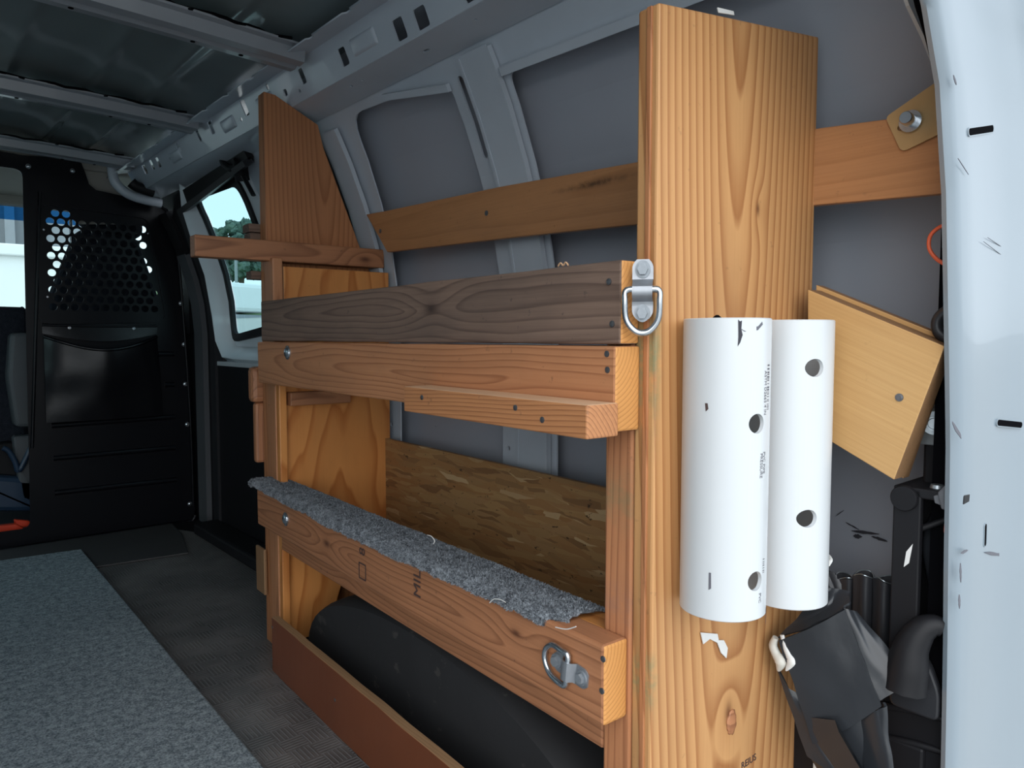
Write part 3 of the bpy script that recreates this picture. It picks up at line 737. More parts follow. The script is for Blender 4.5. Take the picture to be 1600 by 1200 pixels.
# ------------------------------------------------------------------ the cab beyond
cab = structure(board('wall_front', (-1.1, 5.05, -.1), (1.1, 5.12, .92), M['blackpl'], None, MV, 'X', bevel=.01))
for nm_, p_ in (('cab_headliner', [(-1.0, 3.22), (1.0, 3.22), (.95, 4.35), (-.95, 4.35)]),):
    plate(nm_, p_, .03, Matrix.Translation((0, 0, 1.45)), M['beige'], cab)
board('cab_floor', (-1.08, 3.2, -.10), (1.08, 5.1, -.03), M['blackpl'], cab, MV, 'X', bevel=0)
board('windshield_header', (-.95, 4.30, 1.405), (.95, 4.38, 1.455), M['beige'], cab, MV, 'X', bevel=.01)
board('roof_lining_beam', (-.9, 3.215, 1.40), (.9, 3.27, 1.45), M['beige'], cab, MV, 'X', bevel=.01)
ws0, ws1 = Vector((0, 5.02, .93)), Vector((0, 4.36, 1.42)); wd_ = (ws1-ws0); wl = wd_.length; wd_.normalize()
WW = axes(ws0, X, wd_, X.cross(wd_))
wsh = structure(mesh_obj('window_3', fill2d([(-.95, 0), (.95, 0), (.85, wl*.86), (-.85, wl*.86)]), M['wsglass'], None, WW))
mesh_obj('shade_band', fill2d([(-.85, wl*.86), (.85, wl*.86), (.82, wl), (-.82, wl)]), M['wsband'], wsh, WW)
for sd_ in (1, -1):
    bbox_o('cab_door', (sd_*1.03-.02, 3.2, -.1), (sd_*1.03+.02, 5.0, .80), M['blackpl'], cab)
    a0 = axes((sd_*1.0, 0, 0), Y, Z, X)
    mesh_obj('cab_door_frame', fill2d([(3.2, .78), (5.0, .78), (4.9, .95), (4.35, 1.46), (3.2, 1.46)], [roundpoly([(3.42, .86), (4.75, .86), (4.3, 1.34), (3.42, 1.34)], .04)], .03), M['blackpl'], cab, a0)
    g_ = mesh_obj('window_4' if sd_ > 0 else 'window_5', fill2d([(3.40, .84), (4.78, .84), (4.32, 1.36), (3.40, 1.36)]), M['wsglass'], None, a0); structure(g_)
dash = thing('dashboard', 'dark dashboard under the windshield seen through the partition gap', 'dashboard', Matrix.Translation((0, 4.8, .7)))
board('dash_top', (-.95, 4.55, .62), (.95, 5.03, .86), M['blackpl'], dash, MV, 'X', bevel=.06, seg=4)
board('dash_lower', (-.9, 4.6, .2), (.9, 5.0, .62), M['blackpl'], dash, MV, 'X', bevel=.03)
seat = thing('passenger_seat', 'dark cloth passenger seat behind the perforated panel', 'seat', Matrix.Translation((.72, 3.75, 0)))
def seatback(name, y, pxs, thick, mat):
    pts = [pxz(u, v, y) for u, v in pxs]
    return plate(name, roundpoly(pts, .05), thick, axes((0, y, 0), X, Z, Y)@Matrix.Identity(4) if False else axes((0, y+thick, 0), X, Z, -Y), mat, seat, bevel=.02)
seatback('backrest', 3.44, ((126, 352), (216, 372), (262, 500), (275, 700), (75, 700), (78, 470)), .13, M['seatcloth'])
seatback('headrest', 3.44, ((133, 300), (222, 318), (226, 376), (124, 352)), .10, M['seatcloth'])
board('seat_cushion', (.45, 3.58, .28), (.96, 4.15, .46), M['seatcloth'], seat, MV, 'X', bevel=.05, seg=4)
board('seat_base', (.5, 3.62, -.03), (.92, 4.1, .28), M['blackpl'], seat, MV, 'X', bevel=.02)
for x_ in (.62, .70): tube('seatbelt_edge' if x_ > .65 else 'headrest_post', [(x_, 3.50, 1.15), (x_, 3.50, 1.25)], .006, M['zinc'], seat, n=8, smooth_path=False)
sb = thing('centre_seat', 'grey plastic seat back side with blue cushion at the left edge by the partition', 'seat', Matrix.Translation((.4, 3.5, 0)))
def cabpl(name, y, px, th_, mat, parent, r=.015, bev=.008): return plate(name, roundpoly([pxz(u, v, y) for u, v in px], r), th_, axes((0, y+th_, 0), X, Z, -Y), M[mat], parent, bevel=bev)
cabpl('seat_side', 3.42, ((17, 520), (70, 520), (70, 668), (24, 668), (12, 590)), .10, 'seatgrey', sb, .02, .015)
cabpl('seat_hinge', 3.40, ((20, 682), (60, 680), (65, 790), (34, 780), (26, 730)), .06, 'seatgrey', sb, .012)
cabpl('seat_cushion', 3.40, ((-60, 740), (60, 748), (60, 800), (-60, 800)), .1, 'bluecloth', sb, .02, .02)
cabpl('seat_frame', 3.46, ((-60, 700), (22, 690), (30, 745), (-60, 740)), .1, 'blackpl', sb)
tube('seat_lever', [at(u, v, 'v', 'Y', 3.38) for u, v in ((4, 700), (14, 705), (24, 722), (30, 735), (48, 700))], .010, M['bluecloth'], sb, n=8)
oc = thing('orange_strap', 'bright orange plastic strap end lying at the seat foot on the left', 'strap', Matrix.Translation((.33, 3.26, .04)))
cabpl('strap_body', 3.24, ((-40, 826), (26, 819), (38, 826), (30, 834), (-40, 836)), .03, 'orange', oc, .006, .004)
cabpl('strap_tip', 3.26, ((22, 812), (46, 814), (50, 822), (24, 826)), .02, 'orange', oc, .004, .004)
cabpl('backrest', 3.52, ((-90, 476), (44, 480), (44, 760), (-90, 760)), .08, 'seatcloth', sb, .02, .015)
# moulded headliner corner between partition top and the rail
cc = [pxz(u, v, 3.23) for u, v in ((125, 252), (165, 262), (185, 285), (215, 310), (262, 326), (275, 350), (120, 350))]
plate('headliner_corner', cc, .02, axes((0, 3.25, 0), X, Z, -Y), M['beige'], cab, bevel=.004)
tube('rail_end_seal', [at(u, v, 'v', 'Y', 3.12) for u, v in ((175, 262), (180, 285), (200, 303), (225, 312), (252, 318))], .018, M['whitein'], wall, n=10)
tube('rail_end_grommet', [at(u, v, 'v', 'Y', 3.05) for u, v in ((205, 285), (215, 292), (240, 300))], .02, M['blackpl'], wall, n=10)

# window latch
la = thing('window_latch', 'black window latch with ribbed hose above the side window', 'latch', Matrix.Translation((.85, 2.5, 1.3)))
L_ = lambda u, v, x_: at(u, v, 'v', 'X', x_)
tube('latch_arm', [L_(324, 233, .845), (L_(340, 229, .84)), L_(346, 240, .84), L_(350, 256, .845), L_(362, 264, .85), L_(372, 258, .86)], .011, M['blackpl'], la)
tube('latch_foot', [L_(322, 234, .83), L_(340, 227, .83), L_(358, 229, .83)], .009, M['blackpl'], la)
tube('latch_body', [L_(376, 250, .86), L_(376, 265, .87), L_(379, 282, .88)], .022, M['blackpl'], la, sq=.6)
tube('latch_handle', [L_(380, 275, .86), L_(388, 290, .87), L_(396, 305, .88)], .012, M['blackpl'], la, sq=.5)

# ================================================================== SHELVING UNIT (shelving frame)
sh = thing('shelving_unit', 'homemade amber lumber shelving unit bolted along the right van wall', 'shelving', MS @ Matrix.Translation((.62, .545, 0)))
YE = 1.72                                        # far end of the long boards
def sp(u, v, ax, val): return at(u, v, 's', ax, val)
# near end board: wide plank standing on edge, slanted top
pl_ = [(0.0, .62), (1.119, .62), (1.160, .937), (0.0, .937)]
Wend = MS @ axes((.62, .545, .56), Z, X, Y)
eb = plate('end_board', [(a-.56, b-.7785) for a, b in pl_], .030, MS @ axes((.7785, .545, .56), Z, X, Y), M['fir'], sh, bevel=.003)
eb['label'] = 'tall wide amber end board with cathedral grain'
WM['end_board'] = MS @ axes((.7785, .545, .56), Z, X, Y)
# routed bead lines along its aisle edge
board('edge_batten', (.6175, .5535, .0), (.622, .5605, 1.118), M['fir_dark'], sh, MS, 'Z', bevel=.001)
# far end board with top cut to the van's slope
fp = [sp(u, v, 'Y', 1.78) for u, v in ((404, 141), (430, 148), (497, 195), (506, 232), (520, 270), (562, 385), (600, 480))]
fo = [(0, .622), (fp[0].z, .628)]+[(p.z, p.x) for p in fp[1:]]+[(.5, .93), (0, .93)]
fe = plate('end_board', [(a-.7, b-.78) for a, b in fo], .04, MS @ axes((.78, 1.78, .7), Z, X, Y), M['fir_dark'], sh, bevel=.002)
fe['label'] = 'far end board with its top corner cut off along the van wall'
board('post', (.62, .577, 0), (.700, .6205, .845), M['post'], sh, MS, 'Z', .003)
board('post', (.62, 1.722, 0), (.645, 1.778, .95), M['stud2'], sh, MS, 'Z', .003)
board('post', (.622, 1.70, 0), (.640, 1.7215, .656), M['ply'], sh, MS, 'Z', .002)
side = [(.646, .02), (.646, .93), (.925, .93), (.925, .45), (.918, .27), (.84, .25), (.79, .16), (.745, .02)]
plate('side_panel', [(b-.4, a-.78) for a, b in side], .016, MS @ axes((.78, 1.722, .4), Z, X, Y), M['ply'], sh, bevel=.001, edge=M['edge'])
board('brace', (.646, 1.69, .600), (.80, 1.721, .632), M['stud'], sh, MS, 'X')
board('back_panel', (.910, .6215, .262), (.921, 1.7215, .498), M['osb'], sh, MS, 'Y', .0008)['label'] = 'strand board back panel'
board('shelf_deck', (.662, .6215, .262), (.909, 1.7215, .276), M['edge'], sh, MS, 'Y', .001)
board('shelf_deck', (.702, .577, .60), (.93, 1.7, .615), M['ply'], sh, MS, 'Y', .001) if False else None
gb = board('front_board', (.590, .568, .7535), (.6195, YE, .846), M['weather'], sh, MS, 'Y', .003, endmat=M['endgrain'], rough=.0012)
gb['label'] = 'grey weathered front board'
board('front_board', (.580, .566, .657), (.6195, YE, .7515), M['stud2'], sh, MS, 'Y', .003, endmat=M['endgrain'], rough=.0009)
lb = board('front_board', (.580, .580, .317), (.6195, 1.745, .412), M['stud'], sh, MS, 'Y', .004, endmat=M['endgrain'], rough=.001)
board('front_rail', (.6205, .6215, .258), (.660, 1.7, .346), M['stud'], sh, MS, 'Y', .003)
led = board('ledger', (.532, .560, .6535), (.5795, .948, .690), M['ledger'], sh, MS, 'Y', .002, endmat=M['ledger'], topmat=M['palewood'])  # top face coloured paler for the light falling from above and behind
led['label'] = 'short ledger strip with top coloured pale as lit from above'
kb = board('kick_board', (.570, .50, .0005), (.588, 1.635, .126), M['laminate'], sh, MS, 'Y', .0015, topmat=M['cutedge'], rough=.0012)
kb['label'] = 'brown laminate kick board with raw top edge'
cl = board('cross_cleat', (.452, 1.738, .943), (.922, 1.778, .991), M['stud'], sh, MS, 'X', .003)
# offcuts stacked against the far side of the far end board
board('offcut', (.600, 1.822, .60), (.70, 1.862, .69), M['stud'], sh, MS, 'X', .012)
board('offcut', (.606, 1.822, .45), (.68, 1.845, .60), M['stud'], sh, MS, 'Z', .012)
for i in range(3): board('offcut', (.600+.003*(i % 2), 1.822, .975+.022*i), (.72, 1.87, .9955+.022*i), M['weather'], sh, MS, 'X', .002)
board('offcut', (.603, 1.822, .905), (.72, 1.86, .925), M['weather'], sh, MS, 'X', .002)
board('offcut', (.612, 1.80, .12), (.6195, 1.86, .235), M['edge'], sh, MS, 'Z', .002)
# carpet torn edge board under the carpet
board('packing_strip', (.6205, .622, .346), (.662, 1.70, .409), M['ply'], sh, MS, 'Y', .002)

# ring plates
def ring_plate(o, ez, ex, parent, L=.062, k=1.0, ky=1.0):
    "two-bolt clip with a D ring; ex = direction from the plate head to the ring"
    ez = Vector(ez).normalized(); ex = Vector(ex).normalized(); ey = ez.cross(ex)
    W = MS @ axes(Vector(o), ex, ey, ez) @ Matrix.Diagonal((k, k*ky, k, 1))
    t = D.objects.new('tie_ring', None); t.empty_display_size = .02; link(t, parent, W); t['label'] = 'zinc tie-down ring held by a two-bolt clip'
    bm = bmesh.new(); prof = []
    for i in range(25):
        x = -.030+.060*i/24; h = .0022+.0095*math.exp(-((x-.002)/.0085)**4)
        wdt = .0125*(1-max(0, (abs(x)-.021)/.012)**2*.75)
        if abs(x-.002) < .010: wdt *= .95
        prof.append((x, h, wdt))
    ra = []
    for x, h, wdt in prof:
        ra.append([bm.verts.new((x, -wdt, h-.002)), bm.verts.new((x, -wdt, h)), bm.verts.new((x, wdt, h)), bm.verts.new((x, wdt, h-.002))])
    for A, B in zip(ra, ra[1:]):
        for k in range(4): bm.faces.new((A[k], A[(k+1) % 4], B[(k+1) % 4], B[k]))
    bm.faces.new(ra[0]); bm.faces.new(ra[-1])
    from_bm('clip', bm, M['clipzinc'], t, W, smooth=True, auto=R(30))
    rp = [(.001, -.0185, .007), (.012, -.0205, .008), (.030, -.019, .006), (.041, -.010, .005), (.044, 0, .005), (.041, .010, .005), (.030, .019, .006), (.012, .0205, .008), (.001, .0185, .007), (.001, 0, .0075)]
    tube('ring', rp, .0036, M['zinc'], t, W, n=12, closed=True)
    if 'ringbolt' not in SCREW:
        SCREW['ringbolt'] = proto('smallhex').copy(); SCREW['ringbolt'].materials.clear(); SCREW['ringbolt'].materials.append(M['boltmat'])
    for x in (-.020, .024):
        me = SCREW['ringbolt']
        b_ = D.objects.new('bolt', me); link(b_, t, W @ Matrix.Translation((x, 0, .0025)) @ Matrix.Scale(1.25, 4))
    return t
ring_plate(Vector((.6065, .5515, sp(1003, 453, 'X', .612).z)), (-1, -.8, 0), -Z, sh, k=1.08, ky=.84)
r2 = ring_plate(sp(893, 1046, 'X', .5795), -X, (Y*1.0+Z*.12), sh)
for u, v in ((450, 551), (447, 811)): hardware('carriage', 'carriage_bolt', sp(u, v, 'X', .5795), (-1, 0, 0), sh, 'zinc', fr=MS)
for u, v, xv in ((951, 440, .589), (956, 506, .589), (949, 578, .5795), (948, 553, .5795), (659, 621, .5315), (805, 637, .5315), (847, 656, .5315), (940, 1080, .5795), (942, 1030, .5795),
                 (523, 1094, .5695), (425, 980, .5695), (424, 1030, .5695)):
    hardware('screw', 'screw', sp(u, v, 'X', xv), (-1, 0, 0), sh, 'screwmat', fr=MS)
# lumber stamp letters, nail dents
def stamp(txt, size, W, mat, parent, name='lettering'): return mesh_obj(name, textmesh(txt, size), mat, parent, W)
p_ = sp(1170, 1190, 'Y', .5445); stamp('REIUS', .013, MS @ axes(p_, X, Z, -Y) @ Matrix.Rotation(.06, 4, 'Z'), M['woodink'], sh)
for u, v, t_ in ((652, 905, 'MILL'), (566, 862, '8'),):
    p_ = sp(u, v, 'X', .5788); stamp(t_, .030, MS @ axes(p_, Z, Y, -X) @ Matrix.Rotation(0, 4, 'Z'), M['woodink'], sh)
p_ = sp(566, 893, 'X', .5788); mesh_obj('stamp_frame', fill2d(rrect(0, 0, .028, .03, .002), [rrect(0, 0, .023, .025, .002), ], .0004), M['woodink'], sh, MS @ axes(p_, -Y, Z, -X))
# torn paper and splinters stuck on the end board
def scrap(name, px, ax, val, nrm, mat, parent, th_=.0012, fr='s'):
    c = [at(u, v, fr, ax, val) for u, v in px]; W0 = MS if fr == 's' else MV
    if ax == 'Y': return plate(name, [(p.x, p.z) for p in c], th_, W0 @ axes((0, val, 0), X, Z, -Y), mat, parent, bevel=0)
    return plate(name, [(p.y, p.z) for p in reversed(c)], th_, W0 @ axes((val, 0, 0), -Y*-1, Z, X), mat, parent, bevel=0)
scrap('label_scrap', ((1094, 988), (1120, 990), (1122, 1000), (1130, 1000), (1136, 1012), (1134, 1028), (1126, 1020), (1120, 1004), (1108, 998), (1098, 1006)), 'Y', .5435, 0, M['paper'], sh)
scrap('label_scrap', ((1120, 12), (1145, 18), (1146, 24), (1122, 20)), 'Y', .5435, 0, M['paper'], sh)
kp = sp(1143, 1128, 'Y', .5445)
bm = bmesh.new(); bmesh.ops.create_icosphere(bm, subdivisions=3, radius=1)
for v_ in bm.verts: v_.co = Vector((v_.co.x*.010, v_.co.y*.016, v_.co.z*.0022))*(1+.25*noise.noise(v_.co*3))
o_ = from_bm('knot', bm, M['stud'], sh, MS @ axes(kp, X, Z, -Y), smooth=True)

# ------------------------------------------------------------------ carpet over the shelf edge
def carpet_pt(s_, t):
    "s_ 0 far..1 near, t 0 front hem..1 back hem"
    y = 1.758-(1.758-.655)*s_
    drop = .004+.016*max(0, math.sin(s_*2.9+.2))*(.75+.3*noise.noise(Vector((s_*9, 0, 2))))+.004*noise.noise(Vector((s_*60, 1, 4)))
    if s_ > .94: drop += .012*(s_-.94)/.06
    path = [(.5765, .414-drop), (.5755, .4155), (.583, .4205), (.612, .4195), (.650, .4165), (.664, .411), (.671, .398), (.674, .36)]
    f = t*(len(path)-1); i = min(int(f), len(path)-2); f -= i
    a, b = path[i], path[i+1]; x = a[0]+(b[0]-a[0])*f; z = a[1]+(b[1]-a[1])*f
    if s_ < .06: x -= .010*(1-s_/.06); z += .006*(1-s_/.06)
    if s_ > .965 and t < .5: x += .022*(s_-.965)/.035*(1-t)
    z += .0018*noise.noise(Vector((y*14, x*20, 0)))
    y += .006*noise.noise(Vector((t*14, s_*3, 7))) if s_ in (0, 1) else 0
    return Vector((x, y, z))
cpt = thing('carpet_strip', 'frayed grey carpet strip draped over the lower shelf edge', 'carpet', MS @ Matrix.Translation((.62, 1.2, .415)))
bm = bmesh.new(); nu, nv = 150, 21
vs = [[bm.verts.new(carpet_pt(i/nu, j/nv)) for j in range(nv+1)] for i in range(nu+1)]
for i in range(nu):
    for j in range(nv): bm.faces.new((vs[i][j], vs[i+1][j], vs[i+1][j+1], vs[i][j+1]))
bmesh.ops.recalc_face_normals(bm, faces=bm.faces); bmesh.ops.solidify(bm, geom=bm.faces[:], thickness=.003)
from_bm('backing', bm, M['carpet'], cpt, MS, smooth=True)
verts, faces = [], []; rg = random.Random(3)
for k in range(40000):
    s_, t = rg.random(), rg.random()**1.15
    if k < 2500: t = rg.random()*.03
    p = carpet_pt(s_, t); q = carpet_pt(s_, min(1, t+.02)); q2 = carpet_pt(min(1, s_+.01), t)
    if t+.02 > 1: q = p+(p-carpet_pt(s_, t-.02))
    n_ = (q-p).cross(q2-p)
    if n_.length < 1e-9: continue
    n_.normalize()
    if n_.z < 0 and t > .2: n_ = -n_
    if t <= .2 and n_.x > 0: n_ = -n_
    h_ = .0014+.0014*rg.random(); r_ = .0009+.0004*rg.random()
    tip = p+n_*h_+Vector((rg.uniform(-1, 1), rg.uniform(-1, 1), rg.uniform(-1, .4)))*.0016
    if k < 2500: tip = p+Vector((-.0015*rg.random(), rg.uniform(-.002, .002), -.0045*rg.random()))
    a = rg.random()*6.28; u_ = Vector((math.cos(a), math.sin(a), 0)); b0 = len(verts)
    w_ = n_.cross(u_).normalized() if n_.cross(u_).length > .01 else Vector((0, 1, 0)); u2 = w_.cross(n_)
    verts += [p+w_*r_, p-w_*r_*.5+u2*r_*.86, p-w_*r_*.5-u2*r_*.86, tip+w_*r_*.5, tip-w_*r_*.5]
    faces += [(b0, b0+1, b0+3), (b0+1, b0+4, b0+3), (b0+1, b0+2, b0+4), (b0+2, b0, b0+4), (b0, b0+3, b0+4)]
me = D.meshes.new('pile'); me.from_pydata([tuple(v) for v in verts], [], faces)
mesh_obj('pile', me, M['carpet'], cpt, MS)['kind'] = 'stuff'
for pts in (((765, 942), (772, 936), (782, 937), (790, 941)), ((668, 836), (674, 838), (679, 845), (677, 850)), ((868, 980), (885, 983), (900, 979))):
    tube('loose_thread', [MS @ (sp(u, v, 'X', .572)) for u, v in pts], .0007, M['paper'], cpt, n=5)
# wood shavings on the top board
tag(tube('wood_shaving', [MS @ sp(u, v, 'X', .605) for u, v in ((872, 416), (876, 411), (880, 415), (884, 410), (888, 415))], .0012, M['palewood'], n=6), 'small curled wood shaving on top of the grey weathered board', 'shaving')
tag(plate('bark_chip', [(0, 0), (.006, .003), (.012, .0), (.014, -.004), (.006, -.006)], .004, MS @ axes(sp(1113, 496, 'Y', .52), X, Z, -Y), M['dark'], bevel=.0005), 'dark scrap stuck above the left white pipe rim', 'scrap')

# ------------------------------------------------------------------ white pipes
def pipe(cx, z0, z1, holes, label, name='white_pipe'):
    rO, rI = .0468, .0425; cy = .5445-rO
    t = thing(name, label, 'pipe', MS @ Matrix.Translation((cx, cy, z0)), 'white pipes screwed to the end board')
    n = 64; bm = bmesh.new(); rr = [(rI, z0+.001), (rO-.001, z0), (rO, z0+.001), (rO, z1-.001), (rO-.001, z1), (rI, z1-.001)]
    rows = [[bm.verts.new((r*math.cos(2*math.pi*k/n), r*math.sin(2*math.pi*k/n), z)) for k in range(n)] for r, z in rr]
    for i in range(len(rows)):
        A, B = rows[i], rows[(i+1) % len(rows)]
        for k in range(n): bm.faces.new((A[k], A[(k+1) % n], B[(k+1) % n], B[k]))
    o = from_bm('tube', bm, M['pvc'], t, MS @ Matrix.Translation((cx, cy, 0)))
    cs = []
    for z, off in holes:
        b2 = bmesh.new(); bmesh.ops.create_cone(b2, cap_ends=True, segments=32, radius1=.0105, radius2=.0105, depth=.05)
        m2 = D.meshes.new('c'); b2.to_mesh(m2); b2.free(); co = D.objects.new('c', m2); COL.objects.link(co)
        co.matrix_basis = MS @ Matrix.Translation((cx+off, cy-rO, z)) @ Matrix.Rotation(R(90), 4, 'X'); cs.append(co)
    bpy.context.view_layer.update()
    for co in cs:
        md = o.modifiers.new('b', 'BOOLEAN'); md.object = co; md.operation = 'DIFFERENCE'; md.solver = 'EXACT'
    dg = bpy.context.evaluated_depsgraph_get(); nm = D.meshes.new_from_object(o.evaluated_get(dg)); o.modifiers.clear(); o.data = nm
    for p in nm.polygons: p.use_smooth = True
    nm.set_sharp_from_angle(angle=R(35))
    for co in cs: D.objects.remove(co)
    for z, off in holes:
        hardware('screw', 'screw', (cx+off, cy+rI-.0008, z), (0, -1, 0), t, 'oldzinc', fr=MS)
    return t, cx, cy, rO
def hz(u, v, cx, r=.0468):
    p = at(u, v, 's', 'Y', .5445-2*r+.001); return (p.z, p.x-cx)
CX1, CX2 = .6835, .8135
ZT = .7815
P1 = pipe(CX1, .458, ZT, [hz(1183, 662, CX1), hz(1180, 908, CX1)], 'nearer and longer white plastic pipe, left of the pair on the end board')
P2 = pipe(CX2, .441, ZT, [hz(1279, 575, CX2), hz(1270, 812, CX2)], 'shorter white plastic pipe tucked behind, right of the pair on the end board')
def on_pipe(P, me, name, ang, z, mat, rot=True, lift=.0003):
    t, cx, cy, r = P
    for v in me.vertices:
        a_, b_, c_ = v.co.x, v.co.y, v.co.z
        if rot: along, arc = -a_, b_
        else: along, arc = b_, a_
        th = ang+arc/r; rr = r+lift+max(0, c_)*.2
        v.co = Vector((math.sin(th)*rr, -math.cos(th)*rr, along))
    return mesh_obj(name, me, mat, t, MS @ Matrix.Translation((cx, cy, z)))
def zat(v): return hz(1180, v, CX1)[0]
on_pipe(P1, textmesh('PVC PIPE', .0062, .0001), 'lettering', R(5), zat(725), M['greyink'])
on_pipe(P1, textmesh('PRESSURE', .0062, .0001), 'lettering', R(-1), zat(729), M['greyink'])
on_pipe(P1, textmesh('ASTM D2665 4 IN', .0062, .0001), 'lettering', R(5), zat(615), M['greyink'])
on_pipe(P1, textmesh('PVC', .006, .0001), 'lettering', R(2), zat(936), M['greyink'])
rg = random.Random(5)
def barcode(nm_, z, L, ang, wd):
    bm = bmesh.new(); x = -L/2
    while x < L/2:
        b_ = rg.choice((.0007, .001, .0018)); vs = [bm.verts.new(q) for q in ((x, -wd/2, 0), (x+b_, -wd/2, 0), (x+b_, wd/2, 0), (x, wd/2, 0))]; bm.faces.new(vs); x += b_+rg.choice((.0008, .0012, .002, .0026))
    me = D.meshes.new(nm_); bm.to_mesh(me); bm.free(); return on_pipe(P1, me, nm_, ang, z, M['greyink'])
barcode('barcode', zat(606), .048, R(13), .0052); barcode('barcode', zat(888), .016, R(10), .004)
def blob(nm_, P, ang, z, pts, mat): 
    me = fill2d(pts, thick=.0001); on_pipe(P, me, nm_, ang, z, mat, rot=False)
blob('scuff', P1, R(-38), ZT-.014, [(-.002, .012), (0, .010), (.002, .011), (.0015, .002), (.003, -.004), (.0005, -.012), (-.002, -.016), (-.0015, -.006)], M['ink'])
blob('scuff', P1, R(-20), ZT-.010, [(-.014, -.002), (.006, .001), (.012, .006), (.013, .003), (.006, -.003), (-.010, -.0045)], M['greyink'])
blob('scuff', P1, R(-78), zat(637), [(-.002, .004), (.001, .004), (.002, -.002), (-.001, -.005)], M['woodink'])
blob('scuff', P2, R(70), ZT-.030, [(-.002, .014), (.003, .010), (.002, -.012), (-.002, -.016)], M['greyink'])
blob('scuff', P1, R(26), zat(972), [(-.0008, .010), (.001, .008), (.0006, -.008), (-.001, -.010)], M['greyink'])
blob('scuff', P1, R(-70), zat(912), [(-.0012, .012), (.0012, .012), (.0016, -.005), (-.0012, -.007)], M['greyink'])
# curl of swarf on the right pipe
tube('swarf_curl', [MS @ at(u, v, 's', 'Y', .475) for u, v in ((1280, 866), (1287, 865), (1294, 868), (1297, 875), (1292, 884))], .0034, M['paper'], P2[0], n=8, sq=.4)

# ------------------------------------------------------------------ wall slat and other pieces on the right wall (van frame)
tl = [(572, 335), (600, 330), (780, 292), (990, 254), (1280, 200), (1400, 184), (1500, 172)]
bl = [(1500, 300), (1280, 320), (990, 351), (800, 371), (605, 394)]
sl = [at(u, v, 'v', 'X', .960) for u, v in tl+bl]
ws = plate('wall_slat', [(p.y-1.0, p.z-1.02) for p in sl], .014, axes((.960, 1.0, 1.02), Y, Z, X), M['strip'], None, bevel=.0015)
D.objects[ws.name].name = 'wall_slat'; WM['wall_slat'] = axes((.960, 1.0, 1.02), Y, Z, X)
tag(ws, 'long varnished wooden slat screwed across the grey right wall ribs', 'slat')
for u, v in ((594, 361), (760, 333)): hardware('screw', 'screw', at(u, v, 'v', 'X', .9595), (-1, 0, 0), ws, 'zinc', s=1.5)
# slotted plate
pt_ = [at(u, v, 'v', 'X', .955) for u, v in ((1383, 183), (1468, 124), (1500, 112), (1506, 190), (1408, 238))]
pcn = sum(pt_, Vector())/len(pt_); sb_ = at(1424, 190, 'v', 'X', .955); sh_ = at(1411, 197, 'v', 'X', .955)
slt = (Vector((sb_.y, sb_.z))+Vector((sh_.y, sh_.z)))/2; sa_ = math.atan2(sb_.z-sh_.z, sb_.y-sh_.y)
outl = roundpoly([(p.y, p.z) for p in pt_], [.006, .002, .002, .002, .008])
plt_ = mesh_obj('slotted_plate', fill2d(outl, [rrect(slt[0], slt[1], .024, .0085, .0042, 5, sa_)], .003), M['brasspl'], None, axes((.957, 0, 0), Y, Z, X))
tag(plt_, 'yellow zinc slotted plate bolted over the slat beside the rear pillar', 'plate')
lathe('washer', [(0, 0), (.013, 0), (.013, .002), (0, .002)], M['zinc'], plt_, dirW(sb_+Vector((-.002, 0, 0)), (-1, 0, 0)))
lathe('bolt', [(0, 0), (.0075, 0), (.0075, .020), (.0065, .0215), (0, .0215)], M['zinc'], plt_, dirW(sb_+Vector((-.002, 0, 0)), (-1, -.1, 0)))
# birch plywood block
def wallplate(name, px, x_, th_, mat, parent=None, edge=None, r=0, bevel=.001):
    ps = [at(u, v, 'v', 'X', x_) for u, v in px]; c = sum(ps, Vector())/len(ps)
    pts = [(p.y-c.y, p.z-c.z) for p in ps]
    e = Vector((ps[1].y-ps[0].y, ps[1].z-ps[0].z)).normalized()     # local x along first edge
    pts = [(p[0]*e.x+p[1]*e.y, -p[0]*e.y+p[1]*e.x) for p in pts]
    ex = Vector((0, e.x, e.y)); ey = Vector((0, -e.y, e.x))
    if r: pts = roundpoly(pts, r)
    return plate(name, pts, th_, axes((x_, c.y, c.z), ex, ey, ex.cross(ey)), mat, parent, bevel=bevel, edge=edge)
b2 = wallplate('plywood_block', ((1262, 452), (1476, 541), (1397, 750), (1262, 668)), .905, .034, M['birch'], None, M['edge'])
tag(b2, 'tilted light plywood block screwed to the wall behind the pipes', 'wood block')
b3 = wallplate('backing_ply', ((1275, 445), (1487, 530), (1411, 748), (1275, 664)), .940, .018, M['birch'], b2, M['edge'])
hardware('screw', 'screw', at(1405, 621, 'v', 'X', .9045), (-1, 0, 0), b2, 'oldzinc', s=1.3)
tag(wallplate('wood_packer', ((1440, 560), (1500, 555), (1500, 628), (1455, 632)), .965, .03, M['birch'], None, M['edge']), 'small wood packer behind the tilted plywood block by the pillar', 'wood block')
gp = wallplate('grey_bracket', ((1440, 632), (1500, 626), (1500, 700), (1436, 694)), .972, .006, M['oldzinc'])
tag(gp, 'grey metal bracket with a bolt head below the tilted plywood block', 'bracket')
hardware('hex', 'bolt', at(1460, 661, 'v', 'X', .971), (-1, -.3, 0), gp, 'zinc', s=1.15)
board('mount', (.978, .33, .5), (1.03, .355, .72), M['blackpl'], gp, MV, 'Z', bevel=.004)
